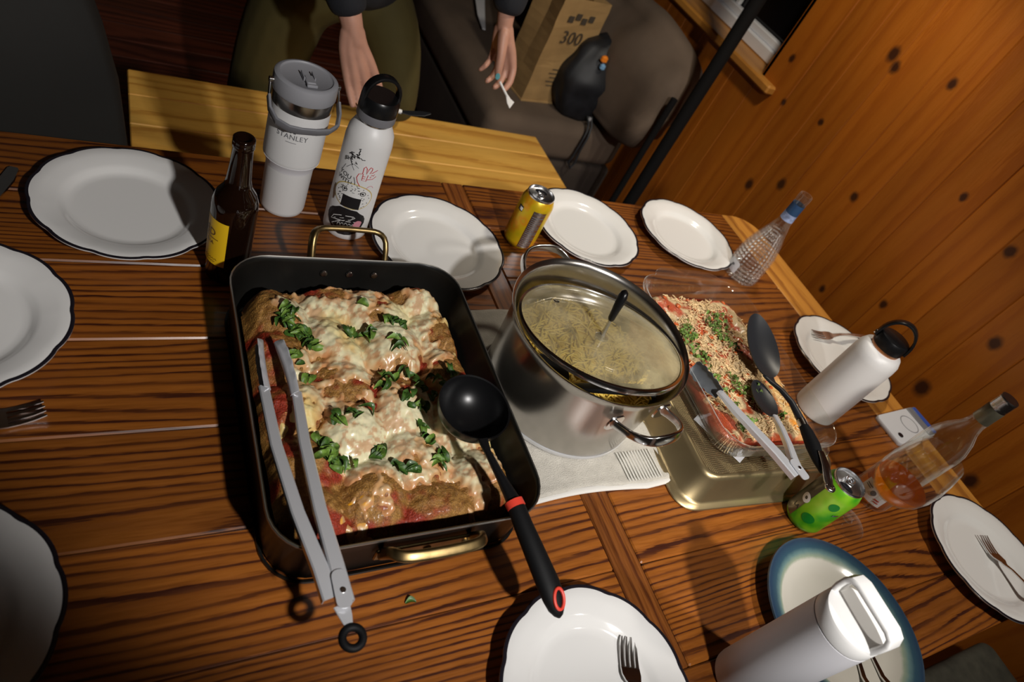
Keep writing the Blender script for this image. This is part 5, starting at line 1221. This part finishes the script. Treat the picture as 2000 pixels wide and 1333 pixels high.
part('hanging_end', join(sweep([(0.958, 0.285, 0.1425), (0.951, 0.262, 0.1400), (0.942, 0.240, 0.1340), (0.937, 0.228, 0.1320)], [rrect(0.010, 0.003, 0.0012, 2), rrect(0.015, 0.004, 0.0015, 2), rrect(0.016, 0.006, 0.0025, 2), rrect(0.012, 0.006, 0.0025, 2)]),
     tube([(0.9375+0.0062*math.cos(a), 0.2290+0.0062*math.sin(a), 0.1330) for a in [2*PI*i/20 for i in range(20)]], 0.0030, 10, closed=True)), M['chrome'], ss, ang=60)

t2 = thing('silicone_tongs', 'steel tongs with grey silicone tips leaning on the glass baking dish', 'tongs', (0.90, 0.30, 0.12))
a1 = [(0.846, 0.424, 0.127), (0.854, 0.385, 0.129), (0.866, 0.345, 0.130), (0.880, 0.300, 0.131), (0.890, 0.258, 0.131)]
a2 = [(0.945, 0.372, 0.120), (0.936, 0.345, 0.124), (0.922, 0.312, 0.128), (0.909, 0.285, 0.130), (0.902, 0.262, 0.131)]
part('arm', channel(a1, [0.012, 0.014, 0.015, 0.017, 0.018], [0.006, 0.008, 0.009, 0.010, 0.010]), M['steel2'], t2, ang=35)
part('arm', channel(a2, [0.010, 0.011, 0.012, 0.014, 0.014], [0.006, 0.008, 0.009, 0.010, 0.010]), M['steel2'], t2, ang=35)
part('silicone_tip', tong_head((0.822, 0.478, 0.122), (0.847, 0.420, 0.121), 0.034, 0, 1), M['grey_silicone'], t2)
part('silicone_tip', spoon_bowl((0.957, 0.413, 0.110), (0.42, 0.90, -0.10), 0.086, 0.046, 0.006), M['grey_nylon'], t2, ang=70)
part('pivot_plate', mv(xf(loft([rr3(0.017, 0.036, 0.006, 0.0), rr3(0.017, 0.036, 0.006, 0.0014)]), Matrix.Rotation(0.10, 4, 'Z')), 0.8985, 0.266, 0.1320), M['steel2'], t2, ang=35)
part('rivet', mv(lathe([(0, 0), (0.0030, 0), (0.0028, 0.001), (0, 0.0015)], 16), 0.8995, 0.268, 0.1334), M['chrome'], t2)

# ================================================================ SOFA, BAGS, POLE
sofa = thing('sofa', 'long brown-grey sofa under the window with bags on its seat', 'sofa', (1.45, 2.7, -0.75))
def cushion(x0, x1, y0, y1, z0, z1, r_=0.04, seed=0, amp=0.008):
    w_, l = x1-x0, y1-y0; cx, cy = (x0+x1)/2, (y0+y1)/2; rings = []
    n = 5
    for i in range(n+1):
        a = -PI/2+PI/2*i/n; rings.append((r_*(1-math.cos(a)), z0+r_+r_*math.sin(a)))
    for i in range(n+1):
        a = PI/2*i/n; rings.append((r_*(1-math.cos(a)), z1-r_+r_*math.sin(a)))
    R = [rr3(w_-2*i, l-2*i, max(0.01, r_*1.3-i*0.5), z, cx, cy, 6) for i, z in rings]
    last = R[-1]
    for f in (0.8, 0.55, 0.3, 0.05): R.append([(cx+(p[0]-cx)*f, cy+(p[1]-cy)*f, z1) for p in last])
    V, F = loft(R)
    V = [Vector(v)+Vector((0, 0, amp*N.noise(Vector((v[0]*5+seed, v[1]*5, v[2]*5))))) for v in V]
    return V, F
part('seat_cushion', cushion(1.165, 1.795, 1.93, 3.05, -0.46, -0.30, 0.045, 1), M['sofa'], sofa, ang=80)
part('seat_cushion', cushion(1.165, 1.795, 3.06, 4.2, -0.46, -0.30, 0.045, 4), M['sofa'], sofa, ang=80)
part('base', cushion(1.175, 1.795, 1.935, 4.2, -0.71, -0.462, 0.02, 2, 0.002), M['sofa_dark'], sofa, ang=80)
for fx2 in (1.22, 1.72):
    for fy2 in (2.0, 4.1): part('foot', cbox(fx2, fx2+0.05, fy2, fy2+0.05, -0.75, -0.705, 0.004), M['pole'], sofa, smooth=False)
def back_cushion(c, L, H, T, rx, rz, seed, wr=0.03):
    V, F = [], []; n, m = 40, 28
    for i in range(n+1):
        for j in range(m):
            a = 2*PI*j/m; u = -1+2*i/n
            e = max(0.0, 1-abs(u)**5)**0.35
            cx = math.copysign(abs(math.cos(a))**0.8, math.cos(a)); sx = math.copysign(abs(math.sin(a))**0.55, math.sin(a))
            p = Vector((T/2*cx*e, L/2*u, H/2*sx*e))
            wv = wr*N.noise(Vector((p.x*4, p.y*3.0+seed, p.z*9)))+wr*0.5*N.noise(Vector((p.x*9+seed, p.y*7, p.z*22)))
            p += Vector((-wv, 0, wv*0.4)); V.append(p)
    for i in range(n):
        for j in range(m): F.append((i*m+j, i*m+(j+1) % m, (i+1)*m+(j+1) % m, (i+1)*m+j))
    Mx = Matrix.Translation(c) @ Matrix.Rotation(rz, 4, 'Z') @ Matrix.Rotation(rx, 4, 'Y')
    return xf((V, F), Mx)
part('back_cushion', back_cushion((1.665, 2.17, -0.055), 1.00, 0.42, 0.20, math.radians(12), 0.0, 2, 0.055), M['sofa'], sofa, ang=85)
part('back_cushion', back_cushion((1.635, 3.16, -0.03), 0.98, 0.42, 0.20, math.radians(14), 0.0, 8, 0.04), M['sofa'], sofa, ang=85)

kb_ = thing('paper_bag', 'brown paper grocery bag standing on the sofa seat', 'bag', (1.42, 2.15, -0.30), 0.16)
def paper(w_, d_, h):
    V, F = [], []; n = 14
    sec = []
    for z_ in range(n+1):
        z = h*z_/n; f = 1+0.02*math.sin(z*9); gus = 0.018*smoothstep(0.05, h, z)
        pts = [(-w_/2, -d_/2), (0, -d_/2-0.003*math.sin(z*20)), (w_/2, -d_/2), (w_/2-gus, 0), (w_/2, d_/2), (0, d_/2), (-w_/2, d_/2), (-w_/2+gus, 0)]
        sec.append([(x*f+0.003*N.noise(Vector((x*20, y_*20, z*20))), y_*f+0.004*N.noise(Vector((x*14+5, y_*20, z*25))), z) for x, y_ in pts])
    inn = [[(x*0.985, y_*0.975, max(z, 0.002)) for x, y_, z in R] for R in reversed(sec)]
    return loft(sec+inn)
part('paper_body', paper(0.215, 0.155, 0.40), M['kraft'], kb_, absolute=False, smooth=False)
part('base_fold', cbox(-0.112, 0.112, -0.083, 0.083, 0.0, 0.010, 0.002), M['kraft'], kb_, absolute=False, smooth=False)
def on_front(g, x, z, sc=1.0): return [Vector((v[0]*sc+x, -0.0835, v[1]*sc+z)) for v in g[0]], g[1]
M['bag_ink'] = plain('dark_bag_print', (0.06, 0.045, 0.03), 0.8)
part('lettering', on_front(text_geo('300', 0.066), -0.010, 0.262), M['bag_ink'], kb_, absolute=False, smooth=False)
part('bag_print', join(*[on_front(rect_geo(-0.012, 0.012, -0.003, 0.020, 2, 1), -0.050+0.030*i, 0.320+0.012*(i % 2)) for i in range(4)]), M['bag_ink'], kb_, absolute=False, smooth=False)
part('bag_print', join(*[on_front(rect_geo(-0.03-0.01*(i % 2), 0.045, 0, 0.004, 4, 1), 0.0, 0.075+0.016*i) for i in range(5)]), M['bag_ink'], kb_, absolute=False, smooth=False)

bb = thing('drawstring_bag', 'black cloth bag with a dangling cord leaning against the brown paper bag', 'bag', (1.625, 2.13, -0.30))
V, F = [], []; n, m = 30, 26
for i in range(n+1):
    z = i/n
    w_ = 0.118*(0.35+0.95*math.sin(PI*(0.10+0.80*z))**0.8)*(1 if z < 0.9 else 1-(z-0.9)*4.5); d_ = 0.075*(0.4+0.8*math.sin(PI*(0.08+0.82*z)))
    for j in range(m):
        a = 2*PI*j/m; f = 1+0.10*N.noise(Vector((math.cos(a)*2, math.sin(a)*2, z*5)))+0.05*math.sin(a*7+z*4)
        V.append(Vector((1.565+w_*f*math.cos(a)+0.035*z, 2.03+d_*f*math.sin(a)+0.03*z, -0.296+0.30*z)))
for i in range(n):
    for j in range(m): F.append((i*m+j, i*m+(j+1) % m, (i+1)*m+(j+1) % m, (i+1)*m+j))
F.append(tuple(reversed(range(m)))); F.append(tuple(range(n*m, (n+1)*m)))
part('cloth', (V, F), M['bag_black'], bb, ang=80)
cd = [(1.570, 1.965, -0.262), (1.575, 1.945, -0.278), (1.570, 1.925, -0.300), (1.560, 1.912, -0.34), (1.555, 1.910, -0.40), (1.545, 1.906, -0.435), (1.562, 1.900, -0.455), (1.575, 1.905, -0.43), (1.572, 1.910, -0.38), (1.580, 1.915, -0.32), (1.588, 1.935, -0.285), (1.590, 1.965, -0.262)]
part('cord', tube(cd, 0.0045, 8), M['bag_black'], bb)
part('cord_stop', xf(lathe([(0, -0.008), (0.006, -0.006), (0.007, 0.0), (0.006, 0.006), (0, 0.008)], 14), Matrix.Translation((1.578, 1.955, -0.266))), M['steel2'], bb)
part('wrapper', cbox(1.505, 1.530, 1.955, 1.975, -0.050, -0.025, 0.006), M['orange'], bb)
part('wrapper', cbox(1.512, 1.532, 1.950, 1.97, -0.075, -0.052, 0.006), M['lightblue'], bb)

# strip lying on the sofa
st = thing('white_strip', 'white rounded-end strip on the sofa seat left of the dark sleeve', 'strip', (1.40, 2.74, -0.30))
pts = [(1.345, 2.56, -0.283), (1.375, 2.68, -0.282), (1.425, 2.84, -0.281), (1.47, 2.96, -0.281)]
part('strip', sweep(pts, [rrect(0.014, 0.004, 0.001, 1), rrect(0.034, 0.004, 0.001, 1), rrect(0.045, 0.004, 0.001, 1), rrect(0.045, 0.004, 0.001, 1)]), M['paper_white'], st, ang=40)

pole = thing('black_pole', 'thick black upright pole crossing in front of the window sill', 'pole', (1.64, 1.60, -0.75))
part('shaft', tube([(1.64, 1.60, -0.735), (1.64, 1.60, 0.0), (1.64, 1.60, 0.95)], 0.022, 18), M['pole'], pole)
part('foot', xf(lathe([(0, 0), (0.034, 0), (0.035, 0.004), (0.033, 0.012), (0.024, 0.018), (0, 0.018)], 36), Matrix.Translation((1.64, 1.60, -0.75))), M['pole'], pole)
pole2 = thing('thin_pole', 'thinner dark pole between the sofa end and the thick black pole', 'pole', (1.615, 1.655, -0.75))
part('shaft', tube([(1.615, 1.655, -0.745), (1.615, 1.655, -0.3), (1.615, 1.655, 0.02)], 0.012, 14), M['pole'], pole2)
part('foot', xf(lathe([(0, 0), (0.03, 0), (0.03, 0.01), (0.012, 0.02), (0, 0.02)], 24), Matrix.Translation((1.615, 1.655, -0.75))), M['sofa_dark'], pole2)

# ================================================================ CHAIRS
ch = thing('armchair', 'dark upholstered chair behind the far left end of the table', 'chair', (-0.35, 1.45, -0.75))
def slab(outline, y0, y1, lean=0.0):
    R = []
    for yy, i in ((y0, 0.012), (y0+0.012, 0), (y1-0.012, 0), (y1, 0.012)):
        cx = sum(p[0] for p in outline)/len(outline); cz = sum(p[1] for p in outline)/len(outline); R.append([(cx+(x-cx)*(1-i*3), yy+lean*(z+0.3), cz+(z-cz)*(1-i*3)) for x, z in outline])
    return loft(R)
ol = [(-0.72, -0.36), (0.045, -0.36), (0.042, -0.25), (0.032, -0.13), (0.018, 0.0), (-0.005, 0.10), (-0.03, 0.18), (-0.07, 0.26), (-0.14, 0.32), (-0.25, 0.345), (-0.45, 0.345), (-0.56, 0.32), (-0.62, 0.26), (-0.66, 0.18), (-0.70, 0.0), (-0.715, -0.2)]
part('backrest', slab(ol, 1.22, 1.29, 0.0), M['chair_dark'], ch, ang=60)
part('seat', cushion(-0.70, 0.03, 1.30, 1.80, -0.42, -0.31, 0.03, 3, 0.004), M['chair_dark'], ch, ang=80)
for a, b_ in ((-0.68, 1.24), (-0.03, 1.24), (-0.68, 1.73), (-0.03, 1.73)): part('leg', cbox(a, a+0.04, b_, b_+0.04, -0.75, -0.361 if b_ < 1.5 else -0.405, 0.003), M['oak_y'], ch, smooth=False)
c2 = thing('cushioned_stool', 'grey-green cushioned seat below the near right table edge', 'stool', (1.62, -0.25, -0.75))
part('seat_pad', cushion(1.30, 1.765, -0.52, -0.045, -0.345, -0.30, 0.018, 6, 0.003), M['pad_green'], c2, ang=80)
part('seat_frame', cbox(1.31, 1.755, -0.51, -0.055, -0.385, -0.346, 0.004), M['oak_y'], c2, smooth=False)
for a in (1.32, 1.70):
    for b_ in (-0.50, -0.11): part('leg', cbox(a, a+0.045, b_, b_+0.045, -0.75, -0.386, 0.003), M['oak_y'], c2, smooth=False)

# ================================================================ PERSON
per = thing('person', 'person in dark sweater and olive trousers bending behind the bench, one knee on it', 'person', (0.60, 1.85, -0.75))
def skin_obj(name, verts, edges, radii, mat, parent, sub=2, root=0, voxel=None, smooth=3):
    off = ORIG[per.name]
    me = bpy.data.meshes.new(name); me.from_pydata([tuple(Vector(v)-off) for v in verts], edges, []); me.update(); me.materials.append(mat)
    o = ob(name, me, parent)
    sk = o.modifiers.new('skin', 'SKIN'); sk.use_smooth_shade = True; sk.branch_smoothing = 0.6
    lay = me.skin_vertices[0].data
    for i, r_ in enumerate(radii):
        lay[i].radius = r_ if isinstance(r_, tuple) else (r_, r_); lay[i].use_root = False
    roots = root if isinstance(root, (list, tuple)) else [root]
    for r_ in roots: lay[r_].use_root = True
    ss_ = o.modifiers.new('sub', 'SUBSURF'); ss_.levels = sub; ss_.render_levels = sub
    if voxel:
        rm = o.modifiers.new('fuse', 'REMESH'); rm.mode = 'VOXEL'; rm.voxel_size = voxel; rm.use_smooth_shade = True
        sm = o.modifiers.new('smooth', 'SMOOTH'); sm.factor = 0.5; sm.iterations = smooth
    return o
def chains(chs):
    """chs: list of chains of (point, radius); a chain may start with an int = index of an existing vertex"""
    V, E, R = [], [], []
    for c in chs:
        prev = None
        for it in c:
            if isinstance(it, int): prev = it; continue
            V.append(it[0]); R.append(it[1])
            if prev is not None: E.append((prev, len(V)-1))
            prev = len(V)-1
    return V, E, R
# body under the clothes: torso, neck, head, arms to the wrists
pelvis = (0.55, 1.90, 0.10)
bodyc = [[(pelvis, 0.12), ((0.57, 1.87, 0.27), 0.115), ((0.60, 1.80, 0.45), 0.125), ((0.62, 1.72, 0.58), 0.10), ((0.63, 1.68, 0.66), 0.052), ((0.64, 1.64, 0.72), 0.055), ((0.645, 1.60, 0.79), 0.085), ((0.65, 1.59, 0.86), 0.085), ((0.65, 1.60, 0.92), 0.05)],
         [3, ((0.46, 1.74, 0.56), 0.055), ((0.40, 1.70, 0.50), 0.05), ((0.36, 1.56, 0.34), 0.042), ((0.405, 1.46, 0.215), 0.036), ((0.440, 1.405, 0.150), 0.0260), ((0.452, 1.400, 0.115), 0.0235), ((0.468, 1.394, 0.085), 0.0215)],
         [3, ((0.78, 1.74, 0.56), 0.055), ((0.85, 1.72, 0.50), 0.05), ((0.86, 1.62, 0.38), 0.042), ((0.845, 1.56, 0.28), 0.034), ((0.843, 1.525, 0.195), 0.0235), ((0.850, 1.520, 0.158), 0.0210), ((0.862, 1.514, 0.125), 0.0195)],
         [0, ((0.665, 1.87, 0.04), 0.08), ((0.722, 1.75, -0.16), 0.050), ((0.732, 1.718, -0.236), 0.042), ((0.80, 1.95, -0.245), 0.040), ((0.84, 2.15, -0.24), 0.034)],
         [0, ((0.44, 1.93, 0.06), 0.085), ((0.40, 1.95, -0.20), 0.065), ((0.38, 1.97, -0.40), 0.048), ((0.37, 2.01, -0.66), 0.034), ((0.37, 1.92, -0.715), 0.030)]]
# hands: each finger is one chain from the wrist over its knuckle; the roots melt into a palm
handc = [[((0.452, 1.402, 0.135), 0.020), ((0.470, 1.398, 0.098), 0.0175), ((0.500, 1.395, 0.062), 0.0150), ((0.528, 1.388, 0.022), 0.0108), ((0.540, 1.378, -0.006), 0.0098), ((0.545, 1.366, -0.026), 0.0088), ((0.543, 1.355, -0.038), 0.0070)],
      [((0.448, 1.400, 0.132), 0.020), ((0.458, 1.394, 0.092), 0.0180), ((0.482, 1.386, 0.050), 0.0155), ((0.502, 1.378, 0.006), 0.0110), ((0.514, 1.367, -0.026), 0.0100), ((0.519, 1.355, -0.046), 0.0090), ((0.519, 1.345, -0.058), 0.0070)],
      [((0.443, 1.400, 0.132), 0.019), ((0.448, 1.393, 0.088), 0.0175), ((0.464, 1.384, 0.046), 0.0145), ((0.478, 1.374, 0.004), 0.0105), ((0.490, 1.362, -0.026), 0.0095), ((0.497, 1.352, -0.044), 0.0085), ((0.500, 1.343, -0.054), 0.0066)],
      [((0.438, 1.402, 0.132), 0.018), ((0.438, 1.396, 0.090), 0.0160), ((0.447, 1.388, 0.052), 0.0130), ((0.457, 1.378, 0.016), 0.0094), ((0.466, 1.368, -0.008), 0.0084), ((0.472, 1.360, -0.022), 0.0076), ((0.475, 1.354, -0.030), 0.0060)],
      [((0.452, 1.410, 0.128), 0.020), ((0.480, 1.424, 0.088), 0.0165), ((0.505, 1.430, 0.048), 0.0130), ((0.520, 1.420, 0.016), 0.0112), ((0.526, 1.402, -0.010), 0.0080)]]
handc += [[((0.852, 1.518, 0.170), 0.0180), ((0.868, 1.512, 0.138), 0.0165), ((0.888, 1.504, 0.108), 0.0142), ((0.902, 1.490, 0.074), 0.0108), ((0.898, 1.474, 0.048), 0.0098), ((0.886, 1.463, 0.034), 0.0086), ((0.876, 1.457, 0.028), 0.0066)],
      [((0.849, 1.520, 0.168), 0.0180), ((0.862, 1.516, 0.132), 0.0165), ((0.879, 1.512, 0.098), 0.0142), ((0.888, 1.502, 0.060), 0.0106), ((0.880, 1.488, 0.038), 0.0096), ((0.866, 1.478, 0.026), 0.0084), ((0.856, 1.473, 0.023), 0.0066)],
      [((0.845, 1.523, 0.166), 0.0175), ((0.854, 1.522, 0.130), 0.0155), ((0.868, 1.522, 0.096), 0.0132), ((0.872, 1.516, 0.060), 0.0098), ((0.862, 1.505, 0.040), 0.0088), ((0.848, 1.495, 0.030), 0.0078), ((0.838, 1.488, 0.028), 0.0062)],
      [((0.842, 1.527, 0.166), 0.0165), ((0.846, 1.530, 0.134), 0.0145), ((0.854, 1.534, 0.104), 0.0120), ((0.852, 1.530, 0.074), 0.0088), ((0.840, 1.520, 0.058), 0.0080), ((0.826, 1.510, 0.050), 0.0070), ((0.817, 1.503, 0.048), 0.0056)],
      [((0.846, 1.512, 0.166), 0.0180), ((0.846, 1.496, 0.138), 0.0155), ((0.848, 1.480, 0.108), 0.0126), ((0.850, 1.470, 0.076), 0.0110), ((0.856, 1.466, 0.052), 0.0080)]]
def islands(chs):
    """every chain its own island; a leading int makes the chain start at that earlier point instead of branching"""
    flat = []; out = []
    for c in chs:
        cc = []
        for it in c:
            cc.append(flat[it] if isinstance(it, int) else it)
        flat += [it for it in c if not isinstance(it, int)]
        out.append(cc)
    V, E, R, roots = [], [], [], []
    for c in out:
        roots.append(len(V))
        for k_, (p, r_) in enumerate(c):
            V.append(p); R.append(r_)
            if k_: E.append((len(V)-2, len(V)-1))
    return V, E, R, roots
V, E, R, rt = islands(bodyc+handc)
skin_obj('body', V, E, R, M['skin'], per, 2, rt, 0.0030, 3)
part('ring', tube([(0.4905+0.0112*math.cos(a), 1.361+0.0112*math.sin(a), -0.022-0.004*math.cos(a)) for a in [2*PI*i/20 for i in range(20)]], 0.0016, 8, closed=True), M['brass'], per)
def nail(c, d, mat, sc=1.0):
    d = Vector(d).normalized(); nrm = (Vector((0, 0, 0.77))-Vector(c)).normalized(); s = d.cross(nrm).normalized()
    g = blob_patch(ell(0, 0, 0.0060*sc, 0.0085*sc, 16), 3); V = [Vector(c)+s*v[0]+d*v[1]+nrm*(0.0010-18*v[0]*v[0]) for v in g[0]]
    return V, g[1]
nc = Vector((0.8535, 1.4665, 0.060)); nc += (Vector((0, 0, 0.77))-nc).normalized()*0.0085
part('nail', nail(nc, (0.12, -0.08, -1), M['nail_teal']), M['nail_teal'], per, label='teal painted thumbnail')
# clothes
swc = [[((0.56, 1.87, -0.035), 0.188), (pelvis[0:2]+(0.12,), 0.165), ((0.57, 1.87, 0.27), 0.155), ((0.60, 1.80, 0.45), 0.155), ((0.62, 1.72, 0.58), 0.115), ((0.63, 1.69, 0.64), 0.070)],
       [4, ((0.46, 1.74, 0.56), 0.078), ((0.40, 1.70, 0.50), 0.072), ((0.36, 1.56, 0.34), 0.062), ((0.402, 1.462, 0.222), 0.052), ((0.430, 1.412, 0.172), 0.044), ((0.440, 1.405, 0.148), 0.040)],
       [4, ((0.78, 1.74, 0.56), 0.078), ((0.85, 1.72, 0.50), 0.072), ((0.862, 1.62, 0.38), 0.064), ((0.847, 1.562, 0.29), 0.058), ((0.844, 1.532, 0.218), 0.046), ((0.844, 1.526, 0.186), 0.040)]]
V, E, R, rt = islands(swc); skin_obj('sweater', V, E, R, M['sweater'], per, 2, rt, 0.009, 4)
trc = [[((0.55, 1.90, 0.12), 0.150), ((0.55, 1.90, 0.03), 0.140), ((0.55, 1.90, -0.03), 0.09)],
       [1, ((0.650, 1.87, 0.02), 0.112), ((0.700, 1.80, -0.07), 0.088), ((0.722, 1.75, -0.16), 0.068), ((0.732, 1.715, -0.236), 0.056), ((0.760, 1.80, -0.244), 0.050), ((0.80, 1.95, -0.245), 0.048), ((0.84, 2.12, -0.24), 0.048)],
       [1, ((0.455, 1.92, 0.00), 0.125), ((0.42, 1.93, -0.15), 0.118), ((0.395, 1.95, -0.35), 0.100), ((0.375, 1.99, -0.55), 0.080), ((0.37, 2.01, -0.68), 0.076)]]
V, E, R, rt = islands(trc); skin_obj('trousers', V, E, R, M['trouser'], per, 2, rt, 0.009, 5)
V, E, R = chains([[((0.37, 2.03, -0.700), 0.042), ((0.37, 1.96, -0.708), 0.042), ((0.37, 1.87, -0.716), 0.034)], [((0.84, 2.13, -0.235), 0.042), ((0.85, 2.21, -0.215), 0.042), ((0.855, 2.27, -0.250), 0.032)]])
skin_obj('shoes', V, E, R, M['black_soft'], per, 2, [0, 3])
hv = lathe([(0, 0.115), (0.05, 0.105), (0.085, 0.07), (0.100, 0.02), (0.100, -0.04), (0.090, -0.09), (0.075, -0.12), (0.068, -0.12), (0.082, -0.04), (0.088, 0.02), (0.0, 0.09)], 28)
hv = ([Vector(v)*1.0 for v in hv[0]], [f for f in hv[1] if not (sum(hv[0][i].y for i in f)/len(f) < -0.035 and sum(hv[0][i].z for i in f)/len(f) < 0.045)])
part('hair', mv(hv, 0.648, 1.615, 0.86), M['hair'], per, ang=80)
part('eye', join(mv(lathe([(0, -0.009), (0.009, 0), (0, 0.009)], 12), 0.620, 1.522, 0.845), mv(lathe([(0, -0.009), (0.009, 0), (0, 0.009)], 12), 0.680, 1.522, 0.845)), M['ink_white'], per)
part('nose', sweep([(0.65, 1.520, 0.845), (0.65, 1.506, 0.825), (0.65, 1.500, 0.812), (0.65, 1.514, 0.806)], [circ(0.006, 8), circ(0.009, 8), circ(0.012, 8), circ(0.009, 8)]), M['skin'], per)
part('mouth', sweep([(0.632, 1.526, 0.785), (0.65, 1.516, 0.783), (0.668, 1.526, 0.785)], [circ(0.002, 8), circ(0.005, 8), circ(0.002, 8)]), M['ink_pink'], per)
# what the hands hold
sv = thing('slim_spatula', 'dark slim spatula held in the hand behind the stickered flask', 'spatula', (0.56, 1.37, -0.03))
part('handle', tube([(0.500, 1.372, -0.006), (0.54, 1.372, -0.022), (0.595, 1.375, -0.030)], 0.0055, 10), M['white_plastic'], sv)
part('blade', sweep([(0.590, 1.375, -0.0300), (0.615, 1.375, -0.0300), (0.650, 1.375, -0.0255), (0.668, 1.375, -0.0215)], [rrect(0.010, 0.0025, 0.001, 1), rrect(0.020, 0.0015, 0.0005, 1), rrect(0.020, 0.0015, 0.0005, 1), rrect(0.006, 0.0015, 0.0005, 1)]), M['grey_nylon'], sv)
sp3 = thing('white_utensil', 'small white plastic utensil pinched in the hand near the paper bag', 'utensil', (0.90, 1.46, 0.02))
part('handle', tube([(0.862, 1.462, 0.050), (0.876, 1.456, 0.036), (0.893, 1.450, 0.020)], 0.0032, 8), M['white_plastic'], sp3)
part('tip', sweep([(0.891, 1.450, 0.022), (0.901, 1.448, 0.010), (0.913, 1.446, 0.001)], [rrect(0.008, 0.003, 0.001, 1), rrect(0.016, 0.0025, 0.001, 1), rrect(0.022, 0.002, 0.0008, 1)], up=Vector((0, -0.7, 0.7))), M['white_plastic'], sp3)
